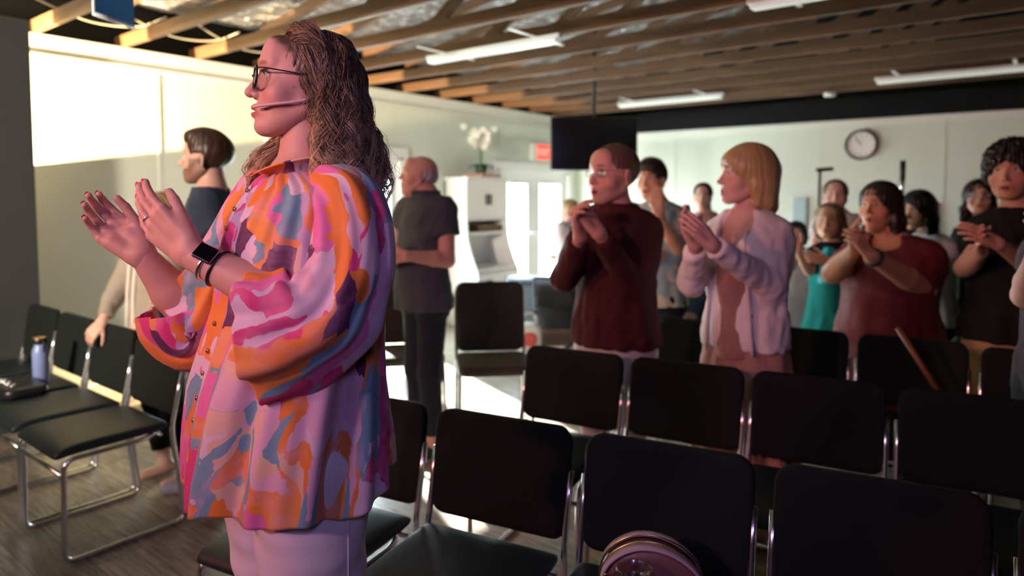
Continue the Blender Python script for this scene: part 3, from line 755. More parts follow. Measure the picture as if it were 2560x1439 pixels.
# ------------------------------------------------------------------ implicit surfaces
def cap(a, b, ra, rb=None, cut=None):
    a = np.array(a, float); b = np.array(b, float); rb = ra if rb is None else rb
    ba = b - a; L2 = ba @ ba + 1e-12; R = max(ra, rb)
    lo = np.minimum(a, b) - R; hi = np.maximum(a, b) + R
    def f(P):
        pa = P - a; h = np.clip(pa @ ba / L2, 0, 1)
        d = np.linalg.norm(pa - h[..., None] * ba, axis=-1) - (ra + (rb - ra) * h)
        if cut is not None:      # flat end a little before b
            t = ba / math.sqrt(L2); d = np.maximum(d, (P - (b - t * cut)) @ t)
        return d
    return f, lo, hi
def ell(c, r, R=None):
    c = np.array(c, float); r = np.array(r, float); m = r.max()
    if R is not None: lo, hi = c - m, c + m
    else: lo, hi = c - r, c + r
    def f(P):
        q = P - c
        if R is not None: q = q @ R
        k0 = np.linalg.norm(q / r, axis=-1); k1 = np.linalg.norm(q / (r * r), axis=-1) + 1e-9
        return k0 * (k0 - 1) / k1
    return f, lo, hi
def loft(st, yaw, fold=None, zlo=None, zhi=None):
    """st rows: z, cx, cy, half width, half depth (front), half depth (back)"""
    st = np.array(sorted(st), float); z = st[:, 0]; c, s = math.cos(yaw), math.sin(yaw)
    zlo = z[0] if zlo is None else zlo; zhi = z[-1] if zhi is None else zhi
    R = max(st[:, 3].max(), st[:, 4:].max()) + .03
    lo = np.array([st[:, 1].min() - R, st[:, 2].min() - R, zlo]); hi = np.array([st[:, 1].max() + R, st[:, 2].max() + R, zhi])
    def f(P):
        Z = P[..., 2]; I = lambda k: np.interp(Z, z, st[:, k])
        x = P[..., 0] - I(1); y = P[..., 1] - I(2)
        u = x * c + y * s; v = -x * s + y * c      # u across the body, v forward
        w = I(3); d = np.where(v > 0, I(4), I(5))
        rho = np.sqrt((u / w) ** 2 + (v / d) ** 2) + 1e-6
        r0 = np.sqrt(u * u + v * v) / rho
        g = (np.sqrt(u * u + v * v) - r0) * np.clip(np.minimum(w, d) / np.maximum(r0, 1e-4), .6, 1) 
        if fold is not None: g = g - fold(np.arctan2(v, u), Z)
        return np.maximum(g, np.maximum(zlo - Z, Z - zhi))
    return f, lo, hi
class Field:
    def __init__(s): s.ops = []
    def add(s, prim, k=.015): s.ops.append(('u', prim, k)); return s
    def sub(s, prim, k=.008): s.ops.append(('s', prim, k)); return s
    def mesh(s, h, box=None, disp=None, M=None):
        """M = (rotation rows, origin): ops live in a local frame, result in room space"""
        if box is None:
            lo = np.min([p[1] for t, p, k in s.ops if t == 'u'], axis=0) - 3 * h; hi = np.max([p[2] for t, p, k in s.ops if t == 'u'], axis=0) + 3 * h
        else: lo, hi = np.array(box[0], float), np.array(box[1], float)
        n = np.maximum(np.ceil((hi - lo) / h).astype(int) + 1, 2)
        ax = [lo[i] + h * np.arange(n[i]) for i in range(3)]
        D = np.full(tuple(n), 1.0, np.float32)
        for t, (f, a, b), k in s.ops:
            m = k + 3.5 * h
            i0 = np.maximum(np.floor((a - m - lo) / h).astype(int), 0); i1 = np.minimum(np.ceil((b + m - lo) / h).astype(int) + 1, n)
            if (i1 <= i0).any(): continue
            sl = tuple(slice(i0[i], i1[i]) for i in range(3))
            P = np.stack(np.meshgrid(*[ax[i][sl[i]] for i in range(3)], indexing='ij'), -1)
            d = f(P); e = D[sl]
            if t == 'u':
                if k > 0:
                    q = np.clip(.5 + .5 * (e - d) / k, 0, 1); D[sl] = np.where(e > .9, d, e + (d - e) * q - k * q * (1 - q))
                else: D[sl] = np.minimum(e, d)
            else:
                if k > 0:
                    q = np.clip(.5 - .5 * (e + d) / k, 0, 1); D[sl] = e + (-d - e) * q + k * q * (1 - q)
                else: D[sl] = np.maximum(e, -d)
        if disp is not None:
            near = np.abs(D) < 4 * h
            idx = np.argwhere(near); P = lo + idx * h; D[near] -= disp(P)
        return surfnets(D, lo, h)
def surfnets(D, lo, h):
    s = D < 0; nx, ny, nz = D.shape
    c = np.zeros((nx - 1, ny - 1, nz - 1), np.int8)
    for i in (0, 1):
        for j in (0, 1):
            for k in (0, 1): c += s[i:nx - 1 + i, j:ny - 1 + j, k:nz - 1 + k]
    act = (c > 0) & (c < 8); I = np.argwhere(act)
    if len(I) == 0: return np.zeros((0, 3)), np.zeros((0, 4), int)
    cor = [(i, j, k) for i in (0, 1) for j in (0, 1) for k in (0, 1)]
    v = np.stack([D[I[:, 0] + a, I[:, 1] + b, I[:, 2] + e] for a, b, e in cor], 1)
    S = np.zeros((len(I), 3)); C = np.zeros(len(I))
    for x in range(8):
        for y in range(x + 1, 8):
            if bin(x ^ y).count('1') == 1:
                m = (v[:, x] < 0) != (v[:, y] < 0); t = np.where(m, v[:, x] / np.where(m, v[:, x] - v[:, y], 1), 0)
                p = np.array(cor[x]) + t[:, None] * (np.array(cor[y]) - np.array(cor[x]))
                S += p * m[:, None]; C += m
    V = lo + (I + S / C[:, None]) * h
    idx = np.full(act.shape, -1, np.int64); idx[act] = np.arange(len(I)); F = []
    for a in range(3):
        b, e = (a + 1) % 3, (a + 2) % 3
        s0 = [slice(None)] * 3; s1 = [slice(None)] * 3; s0[a] = slice(0, -1); s1[a] = slice(1, None)
        ch = s[tuple(s0)] != s[tuple(s1)]; E = np.argwhere(ch)
        E = E[(E[:, b] > 0) & (E[:, e] > 0) & (E[:, b] < D.shape[b] - 1) & (E[:, e] < D.shape[e] - 1)]
        if len(E) == 0: continue
        q = []
        for db, de in ((-1, -1), (0, -1), (0, 0), (-1, 0)):
            t = E.copy(); t[:, b] += db; t[:, e] += de; q.append(idx[t[:, 0], t[:, 1], t[:, 2]])
        q = np.stack(q, 1); ins = s[E[:, 0], E[:, 1], E[:, 2]]; q[~ins] = q[~ins][:, ::-1]; F.append(q)
    F = np.concatenate(F); F = F[(F >= 0).all(1)]
    return V, F
def relax(V, F, n=2, lam=.5):
    e = np.concatenate([F[:, [0, 1]], F[:, [1, 2]], F[:, [2, 3]], F[:, [3, 0]]])
    cnt = np.bincount(e[:, 0], minlength=len(V)) + np.bincount(e[:, 1], minlength=len(V)); cnt = np.maximum(cnt, 1)
    for _ in range(n):
        A = np.zeros_like(V)
        for k in range(3): A[:, k] = np.bincount(e[:, 0], V[e[:, 1], k], len(V)) + np.bincount(e[:, 1], V[e[:, 0], k], len(V))
        V = V + lam * (A / cnt[:, None] - V)
    return V
def join(parts):
    V = []; F = []; T = []; n = 0
    for v, f, t in parts:
        V.append(v); F.append(f + n); T.append(np.broadcast_to(np.array(t, float), (len(v), 3)) if np.ndim(t) == 1 else t); n += len(v)
    return np.concatenate(V), np.concatenate(F), np.concatenate(T)
def wrinkle(amp, sc, seed=0, st=(1, 1, 1)):
    r = np.random.default_rng(seed); K = [(r.normal(size=3) * sc * np.array(st) * (1.6 ** (i % 4)), r.uniform(0, 6.28), 1 / (1.35 ** (i % 4))) for i in range(10)]
    def f(P):
        w = sum(np.sin(P @ k * .55 + p) for k, p, a in K[:4]) * .5
        return amp * sum(a * np.sin(P @ k + p + w) for k, p, a in K[2:]) / 3.0
    return f

# ------------------------------------------------------------------ heads
def rotm(fwd, up_hint=(0, 0, 1), roll=0):
    """columns: right, forward, up"""
    f = np.array(fwd, float); f /= np.linalg.norm(f); r = np.cross(f, up_hint); r /= np.linalg.norm(r); u = np.cross(r, f)
    if roll:
        c, s = math.cos(roll), math.sin(roll); r, u = r * c + u * s, u * c - r * s
    return np.stack([r, f, u], 1)
def head_field(o):
    """local frame: x right, y forward, z up, crown at +.118, chin at -.112; 'o' holds variations"""
    F = Field(); J = o.get('jaw', 1.0); W = o.get('wide', 1.0); fem = o.get('fem', 0)
    F.add(ell((0, -.018, .035), (.074 * W, .093, .083)), .01)
    F.add(ell((0, .012, -.005), (.064 * W, .075, .085)), .03)
    F.add(ell((0, .035, -.055), (.048 * J * W, .048, .050)), .025)
    for s in (-1, 1):
        F.add(cap((s * .052 * J * W, -.005, -.052), (s * .020 * J, .058, -.094), .017, .014), .03)
        F.add(ell((s * .042 * W, .048, -.028), (.024, .024, .026)), .022)       # cheek
        F.add(cap((s * .012, .079, .033), (s * .043, .063, .034), .009, .008), .014)  # brow
    F.add(ell((0, .069, -.093), (.020 * J, .016, .015)), .018)                  # chin
    if o.get('prof'):
        F.add(ell((0, .076, -.094), (.019, .015, .016)), .014)
        for s in (-1, 1): F.add(cap((0, .0945, -.0565), (s * .017, .083, -.0615), .0058, .003), .003); F.add(cap((0, .0925, -.0705), (s * .016, .082, -.0665), .0066, .003), .003)
        F.add(cap((0, .098, -.012), (0, .104, -.025), .0075, .0095), .006)
    if o.get('double'): F.add(ell((0, .028, -.105), (.045, .045, .03)), .03)
    F.add(ell((0, .060, .062), (.045, .024, .035)), .03)                          # forehead
    for s in (-1, 1):
        F.sub(ell((s * .033, .092, .012), (.019, .014, .012)), .014)
        F.add(ell((s * .0325, .0665, .0115), (.0128, .0125, .0125)), .0015)
        F.add(cap((s * .020, .0775, .0175), (s * .045, .0685, .0165), .0036, .003), .003)  # upper lid
        F.add(cap((s * .021, .0755, .0035), (s * .043, .0685, .0045), .0030, .0025), .004)  # lower lid
    nl = o.get('nose', 1.0)
    F.add(cap((0, .078, .018), (0, .101 * nl, -.022), .0065, .0095), .010)
    nt2 = .88 if o.get('prof') else 1.0
    F.add(ell((0, .1035 * nl, -.027), (.0105 * nt2, .0115, .0095 * nt2)), .006)
    for s in (-1, 1):
        F.add(ell((s * .0115, .090, -.031), (.0078, .0105, .0075)), .004)
        F.sub(ell((s * .0068, .0975, -.0385), (.0036, .006, .004)), .003)
    F.add(ell((0, .072, -.062), (.028, .019, .022)), .015)                      # muzzle
    op = o.get('open', .3)
    zt, zb = -.0575 + .002 * op, -.069 - .010 * op
    mw = o.get('mouth', .0215) * (1 - .25 * max(0, op - .4))
    for s in (-1, 1):
        F.add(cap((0.003 * s, .0905, zt), (s * mw, .0790, -.0625), .0052, .0026), .004)
        F.add(cap((0, .0885, zb), (s * mw * .95, .0785, -.0645 - .003 * op), .0062, .0028), .004)
    if not o.get('prof'): F.sub(ell((0, .092, (zt + zb) / 2 - .0), (mw * .80, .020, .0016 + .0052 * op)), .003)
    else: F.sub(ell((0, .094, -.0635), (.014, .022, .0024)), .002)
    if not o.get('noears'):
        for s in (-1, 1):
            R = rotm((s * .25, -.45, 0)) 
            c = np.array([s * .077 * W, -.012, -.004])
            F.add(ell(c, (.007, .019, .031), np.array([[1, 0, 0], [0, 1, 0], [0, 0, 1]], float) @ _rz(s * -.35)), .006)
            F.sub(ell(c + [s * .007, .002, .003], (.004, .010, .018)), .005)
            F.add(ell(c + [s * .0, -.002, -.026], (.006, .009, .009)), .006)
    return F
def _rz(a): c, s = math.cos(a), math.sin(a); return np.array([[c, -s, 0], [s, c, 0], [0, 0, 1.0]])
def head_tint(P, skin, o):
    """colours that belong to the face itself: lips, brows, eyes, beard"""
    T = np.tile(np.array(skin, float), (len(P), 1)); x, y, z = P[:, 0], P[:, 1], P[:, 2]; ax_ = np.abs(x)
    op = o.get('open', .3)
    lip = np.exp(-(((z + .063 + .004 * op) / (.0095 + .005 * op)) ** 4)) * np.exp(-((x / .024) ** 4)) * (y > .0775) * np.clip((y - .078) / .004, 0, 1)
    lc = np.array(o.get('lip', (skin[0] * .72, skin[1] * .40, skin[2] * .42)))
    T += (lc - T) * np.clip(lip, 0, 1)[:, None]
    ins = (ax_ < .017) & (y < .0835) & (y > .06) & (np.abs(z + .063 + .004 * op) < .003 + .004 * op)
    T[ins] = (.05, .012, .012)
    cheek = np.exp(-((ax_ - .045) / .02) ** 2 - ((z + .028) / .022) ** 2) * (y > .02); T[:, 1:] *= (1 - .18 * cheek)[:, None]
    bc = np.array(o.get('browcol', (.10, .06, .04))); br = np.exp(-((z - .0335 - .05 * (.03 - np.abs(ax_ - .03))) / .0042) ** 4) * np.exp(-((ax_ - .030) / .0175) ** 6) * (y > .045) * .75
    T += (bc - T) * br[:, None]
    d = np.sqrt((ax_ - .0325) ** 2 + (y - .0665) ** 2 + (z - .0115) ** 2)
    eye = (d < .01345) & (y > (.0655 if o.get('prof') else .070)) & (np.abs(z - .0108) < .0068)
    T[eye] = (.62, .58, .55)
    iris = eye & (((ax_ - .0325 + .001) ** 2 + (z - .0112) ** 2) < .0058 ** 2); T[iris] = np.array(o.get('iris', (.07, .05, .035)))
    lash = (d < .0165) & (d > .0125) & (z > .0165) & (z < .0205) & (y > .068) & (ax_ > .018) & (ax_ < .046); T[lash] = T[lash] * .35
    if 'beard' in o:
        b = ((z < -.046) & (y > -.02) | ((ax_ > .045) & (z < .0) & (y > -.01) & (y < .05))) & ~((np.abs(z + .063) < .009) & (ax_ < .022)) & (z > -.13)
        T[b] = T[b] * (1 - o.get('bk', .55)) + np.array(o['beard']) * o.get('bk', .55)
    return T

# ------------------------------------------------------------------ hands
def hand_ops(F, wrist, fdir, thumb, palm, s=1.0, curl=(.25, .25, .3, .35), tcurl=.3, spread=.06, tout=.75, fat=1.0):
    """fdir: wrist to knuckles, thumb: towards the thumb side, palm: the way the palm faces"""
    w = np.array(wrist, float); f = np.array(fdir, float); f /= np.linalg.norm(f)
    t = np.array(thumb, float); t -= f * (t @ f); t /= np.linalg.norm(t)
    n = np.cross(f, t); n /= np.linalg.norm(n)
    if n @ np.array(palm, float) < 0: n = -n
    offs = [.030, .010, -.011, -.030]; lens = [.074, .082, .076, .060]; base = [.090, .094, .090, .082]; rad = [k_ * fat for k_ in (.0088, .009, .0086, .0076)]
    tips = []
    for i in range(4):
        k = w + f * base[i] * s + t * offs[i] * s
        F.add(cap(w + t * offs[i] * .62 * s + f * .012 * s, k, .0125 * s, .0112 * s), .010 * s)
        a = spread * (1.2 - i) ; d = f * math.cos(a) + t * math.sin(a); p = k; th = 0
        for j, (l, c) in enumerate(((.44, .7), (.32, 1.1), (.24, .9))):
            th += curl[i] * c; dd = d * math.cos(th) + n * math.sin(th); q = p + dd * lens[i] * l * s
            r0 = rad[i] * s * (1 - .09 * j); F.add(cap(p, q, r0 * 1.03, r0 * .93), .0025 * s); p = q
        tips.append((p, dd, np.cross(dd, np.cross(n, d))))
    F.add(cap(w + t * .012 * s, w + f * .05 * s + t * .018 * s + n * .006 * s, .017 * s, .015 * s), .012 * s)   # thenar
    F.add(cap(w - t * .012 * s, w + f * .06 * s - t * .020 * s + n * .003 * s, .016 * s, .013 * s), .012 * s)
    b = w + f * .028 * s + t * .028 * s + n * .006 * s; a = tout
    d0 = f * math.cos(a) + t * math.sin(a) + n * .25; d0 /= np.linalg.norm(d0)
    q = b + d0 * .040 * s; F.add(cap(b - d0 * .012 * s, q, .0135 * s, .0108 * s), .010 * s)
    d1 = f * math.cos(a - tcurl * .6) + t * math.sin(a - tcurl * .6) + n * (.25 + tcurl * .4); d1 /= np.linalg.norm(d1)
    q2 = q + d1 * .032 * s; F.add(cap(q, q2, .0106 * s, .0098 * s), .003 * s)
    d2 = f * math.cos(a - tcurl * 1.2) + t * math.sin(a - tcurl * 1.2) + n * (.25 + tcurl * .7); d2 /= np.linalg.norm(d2)
    F.add(cap(q2, q2 + d2 * .024 * s, .0098 * s, .0082 * s), .003 * s)
    tips.append((q2 + d2 * .024 * s, d2, t))
    return dict(w=w, f=f, t=t, n=n, tips=tips)

M['skin'] = mat('skin', (.6, .4, .3), .5, attr=True, sss=.12, spec=.35, bump=.04, bscale=350)
M['eyeglass'] = glass_mat('spectacle_lens', (.93, .95, .95), .10)
M['hair'] = mat('hair', (.1, .06, .03), .42, attr=True, spec=.4)
_cm = {}
def cloth(col, rough=.85, bump=.15, bs=350, var=.05, sheen=0.0):
    k = (tuple(col), rough, bump)
    if k not in _cm: _cm[k] = mat('cloth', col, rough, bump=bump, bscale=bs, var=var, vscale=5, spec=.25, sheen=sheen)
    return _cm[k]
def parm(pt, name='px'): return pt

def person(name, label, D, N, head, face, yaw, skin, hair, top, arms, build=1.0, depth=1.0, s=1.0, legs=None, opts=None, hairo=None, res=.011, hres=.0042, handres=.0035, group=None, pitch=8, roll=0, feet=None, belly=0.0, bust=0.0, low=None, glasses=None, extra=None):
    """N: photo position of the neck's base. head: photo position of the head's middle. face / yaw: headings in degrees.
    arms: two dicts (person's left, then right) with elbow, wrist = (px, py, depth offset) and the hand's directions"""
    o = opts or {}
    nb = at(*N, D) + np.array([0, 0, .020 * s]); hc = at(head[0], head[1], D + (head[2] if len(head) > 2 else 0)); fd = ang(yaw); left = np.array([-fd[1], fd[0], 0])
    ya = math.atan2(-left[1], -left[0])          # loft u axis = person's right
    root = thing(name, label, 'person', (nb[0], nb[1], 0) if low is None else (nb[0], nb[1], low), group)
    z0 = nb[2]; rz = lambda k: z0 - k * s
    hipz = rz(.60)
    # ---- torso
    cx, cy = nb[0], nb[1]; b = build * s; dp = depth * s
    lean = top.get('lean', 0.0)
    def C(k): return cx + fd[0] * (lean * k + .0), cy + fd[1] * (lean * k + .0)
    base = [(0.0, .060, .062, .058), (.035, .105, .070, .072), (.07, .165, .085, .085), (.13, .185, .105 + bust, .100), (.22, .180, .118 + bust, .10), (.32, .165, .115 + belly * .5, .095), (.42, .162, .115 + belly, .09), (.50, .175, .120 + belly, .105), (.60, .185, .115 + belly * .6, .115)]
    st = [(rz(k), *C(k), w * b, f_ * dp, bk * dp) for k, w, f_, bk in base]
    body = Field(); body.add(loft([(z, x, y, w * .93, f_ * .92, bk * .92) for z, x, y, w, f_, bk in st], ya), .03)
    hR = rotm(np.array([*(ang(face)[:2] * math.cos(math.radians(pitch))), math.sin(math.radians(pitch))]), roll=math.radians(roll)); hs = s * o.get('hs', 1.0)
    nk = .054 * s * o.get('neck', 1.0) * (.9 if o.get('fem') else 1)
    nt_ = hc + hR @ np.array([0, -.022, -.045]) * hs; nbm = nb + np.array([*(-fd[:2] * .012), -.03])
    necks = [(cap(nbm, nt_, nk * 1.12, nk), .03)]
    body.add(*necks[0])
    sw = (.165 if not o.get('fem') else .15) * s * min(build, 1.25) * o.get('sw', 1)
    sl = top.get('sleeve', 'short'); hands = []; armp = []
    for side, A in zip((1, -1), arms):
        sh = nb + left * side * sw + np.array([0, 0, -.085 * s])
        if 'sh' in A: sh = at(A['sh'][0], A['sh'][1], D + A['sh'][2])
        if A.get('el') is None: armp.append(None); hands.append(None); continue
        el = at(A['el'][0], A['el'][1], D + A['el'][2]); wr = at(A['wr'][0], A['wr'][1], D + A['wr'][2])
        am = o.get('arm', 1.0) * s
        ops = [(cap(sh, el, .052 * am, .040 * am), .03), (cap(el, el + (wr - el) * .35, .041 * am, .041 * am), .012), (cap(el + (wr - el) * .35, wr, .041 * am, .026 * am), .012)]
        for q in ops: body.add(*q)
        armp.append((sh, el, wr, ops))
    # ---- legs
    hip = np.array([*C(.6), hipz]); lg = legs or {}
    if lg.get('show', True) and low is None:
        for side in (1, -1):
            hp = hip + left * side * .085 * b + np.array([0, 0, -.02]); foot = np.array([hp[0] + fd[0] * .0, hp[1] + fd[1] * 0, 0.075 * s])
            if feet: foot = np.array([*(onfloor(*feet[0 if side == 1 else 1]) - fd * .06)[:2], .075 * s])
            kn = (hp + foot) / 2 + fd * .02
            body.add(cap(hp, kn, .082 * b, .055 * b), .03).add(cap(kn, foot, .053 * b, .035 * b), .02)
            body.add(cap(foot + np.array([0, 0, -.04 * s]) - fd * .03, foot + np.array([0, 0, -.045 * s]) + fd * .13 * s, .034 * s, .027 * s), .02)
            armp.append((hp, kn, foot))
    V, F_ = body.mesh(res); V = relax(V, F_, 1); parts = [(V, F_, skin)]
    # ---- head
    H = head_field(o); Vh, Fh = H.mesh(hres)
    Vh = relax(Vh, Fh, 1, .4)
    Th = head_tint(Vh, skin, o)
    if hairo is not None and hairo['style'] != 'bald': o = dict(o, scalp=hair)
    if 'scalp' in o:
        q_ = (Vh[:, 1] < -.02) & (Vh[:, 2] > -.045) & (np.abs(Vh[:, 0]) < .074) | (Vh[:, 2] > .06) & (Vh[:, 1] < .04) if 'fat' not in o else (Vh[:, 1] < .050) & (Vh[:, 2] > .042 + (Vh[:, 1] - .02) * .9) | (Vh[:, 1] < -.02) & (Vh[:, 2] > -.05); q_ = q_ if 'fat' not in o else 1 / (1 + np.exp(-np.clip(((Vh[:, 2] - .046 - (Vh[:, 1] - .02) * .9) + .004 * np.sin(Vh[:, 0] * 260) * np.sin(Vh[:, 2] * 190)) / .0035, -30, 30))) * (Vh[:, 1] < .075); q_ = np.maximum(q_, (Vh[:, 1] < -.02) & (Vh[:, 2] > -.05)); Th = Th + (np.array(o['scalp']) - Th) * np.asarray(q_, float)[:, None]
    parts.append(((Vh * hs) @ hR.T + hc, Fh, Th))
    # ---- hands
    for i, A in enumerate(arms):
        if armp[i] is None: continue
        sh, el, wr, ops = armp[i]
        G = Field(); fdv = (wr - el) / np.linalg.norm(wr - el)
        hd = G_h = hand_ops(G, wr + fdv * .01, A.get('f', fdv), A['t'], A['n'], s * o.get('hand', 1.0), A.get('curl', (.3, .3, .35, .4)), A.get('tc', .4), A.get('sp', .04), A.get('to', .7), o.get('fat', 1.14))
        G.add(cap(wr - fdv * .05, wr + fdv * .012, .028 * s * o.get('arm', 1.0), .0255 * s), .015)
        Vg, Fg = G.mesh(handres); parts.append((Vg, Fg, skin)); hands.append(hd)
    V, F_, T = join(parts)
    bo = mesh_obj('body', V, F_, M['skin'], root, tint=T)
    # ---- clothing: top
    if top.get('col') is not None:
        th = top.get('thick', .012); g = Field(); end = top.get('hem', .62)
        fl = top.get('flare', 0.0)
        amp = top.get('fold', .004); nf = top.get('nf', 9)
        def fold(a, Z):
            k = np.clip((z0 - .2 * s - Z) / (.5 * s), 0, 1.6); return amp * k * (np.sin(nf * a + 3 * Z) + .5 * np.sin((nf * 1.7) * a + 1.3 + 5 * Z))
        st2 = [(z, x, y, w + th, f_ + th, bk + th) for z, x, y, w, f_, bk in st if z <= rz(.01)]
        st2.append((rz(.012), *C(0), .075 * b + th, .07 * dp + th, .065 * dp + th))
        ks = [(.035, 0)] ; 
        if end > .6:
            x, y = C(.6); w, f_, bk = .185 * b + th, (.115 + belly * .6) * dp + th, .115 * dp + th
            st2.append((rz(end), x, y, w + fl, f_ + fl, bk + fl))
            if fl: st2 = [(z, x, y, w + fl * max(0, (z0 - z) / s - .35) / (end - .35), f_ + fl * max(0, (z0 - z) / s - .35) / (end - .35), bk + fl * max(0, (z0 - z) / s - .35) / (end - .35)) if z > rz(end) + 1e-4 else (z, x, y, w, f_, bk) for z, x, y, w, f_, bk in st2]
        g.add(loft(st2, ya, fold, zlo=rz(end)), .02)
        for i in (0, 1):
            if armp[i] is None: continue
            sh, el, wr, ops = armp[i]; am = o.get('arm', 1.0) * s; e_ = top.get('sl', .55); t2 = top.get('sthick', th)
            if sl == 'short':
                q = sh + (el - sh) * e_; g.add(cap(sh + (sh - el) * .02, q, .056 * am + th, .050 * am + t2 + .010, cut=.045 * am + t2), .045)
            elif sl == 'long':
                q = el + (wr - el) * top.get('cuff', .93); g.add(cap(sh, el, .054 * am + th, .043 * am + t2), .045)
                g.add(cap(el, q + (wr - el) * .12, .044 * am + t2, .030 * am + t2 * .8, cut=.03), .02)
        g.sub(cap(nbm + [0, 0, .02], nt_, nk * 1.16 + .004, nk * 1.2), .006)
        if top.get('vneck'):
            c = nb + fd * .10 * s; g.sub(ell(c + [0, 0, -.04 * s], (.075 * s, .075 * s, top['vneck'] * s)), .01)
        w1 = wrinkle(top.get('wr', .0035), top.get('wsc', 28), seed=int(D * 100), st=(1, 1, .6))
        V, F2 = g.mesh(top.get('res', res * .8), disp=w1); V = relax(V, F2, 1)
        cl = mesh_obj(top.get('name', 'shirt'), V, F2, top.get('mat') or cloth(top['col'], top.get('rough', .85)), root)
        if top.get('col2') is not None: pass
    # ---- trousers or skirt
    if lg.get('col') is not None and low is None:
        g = Field(); th = .014 if lg.get('skirt') else .004
        if lg.get('skirt'):
            q0 = lg.get('from', .36); q1 = lg['skirt']; x, y = C(.6); fl = lg.get('flare', .10); amp = lg.get('fold', .012); nf = lg.get('nf', 11)
            stk = [(rz(k), *C(k), w * b + th * .6, f_ * dp + th * .6, bk * dp + th * .6) for k, w, f_, bk in base if k >= q0 - .01]
            stk += [(rz(.75), x, y, .19 * b + fl * .4, (.13 + belly * .5) * dp + fl * .4, .13 * dp + fl * .4), (rz(q1), x, y, .19 * b + fl, .14 * dp + fl, .14 * dp + fl)]
            fo = lambda a, Z: amp * np.clip((rz(.5) - Z) / (.5 * s), 0, 1.5) * np.sin(nf * a + 2 * np.sin(3 * Z))
            g.add(loft(stk, ya, fo), .01)
        else:
            x, y = C(.6); g.add(loft([(rz(.52), x, y, .178 * b + th, .118 * dp + belly + th, .11 * dp + th), (rz(.60), x, y, .185 * b + th, .118 * dp + belly * .6 + th, .118 * dp + th), (rz(.70), x, y, .18 * b + th, .11 * dp + th, .11 * dp + th)], ya), .02)
            for q in armp[2:]:
                hp, kn, foot = q; g.add(cap(hp, kn, .086 * b + th, .064 * b + th), .04).add(cap(kn, foot + [0, 0, .02], .062 * b + th, .055 * b + th * 1.2, cut=.05), .03)
        V, F2 = g.mesh(res, disp=wrinkle(.003, 22, 3, (1, 1, .7))); V = relax(V, F2, 1)
        mesh_obj('skirt' if lg.get('skirt') else 'trousers', V, F2, lg.get('mat') or cloth(lg['col'], .85), root)
    if lg.get('shoe') is not None:
        for q in armp[2:]:
            foot = q[2]; g = Field(); a = foot + np.array([0, 0, -.038 * s])
            g.add(cap(a - fd * .035, a + fd * .06, .042 * s, .040 * s), .02).add(cap(a + fd * .05 + [0, 0, -.006], a + fd * .15 * s + [0, 0, -.010], .038 * s, .028 * s), .03).add(cap(a + [0, 0, .0], a + [0, 0, .055], .042 * s, .045 * s, cut=.04), .02)
            P = lambda X: X
            V, F2 = g.mesh(.006); V[:, 2] = np.maximum(V[:, 2], .004)
            T = np.tile(np.array(lg['shoe'], float), (len(V), 1)); T[V[:, 2] < .022] = lg.get('sole', (.5, .48, .5))
            fa = (V - a) @ fd
            for c in (.03, .055, .08): T[(np.abs(fa - c - (V[:, 2] - .04) * .6) < .006) & (V[:, 2] > .03)] = lg.get('stripe', lg['shoe'])
            mesh_obj('shoe', V, F2, M['shoe'], root, tint=T)
    # ---- hair
    if hairo is not None: hair_mass(root, hc, hR, hs, hair, hairo, o, down=z0)
    if glasses: spectacles(root, hc, hR, hs, glasses)
    return dict(root=root, hc=hc, hR=hR, hs=hs, arms=armp, hands=hands, nb=nb, fd=fd, left=left, rz=rz, C=C, ya=ya)
M['shoe'] = mat('shoe', (.3, .3, .3), .6, attr=True)

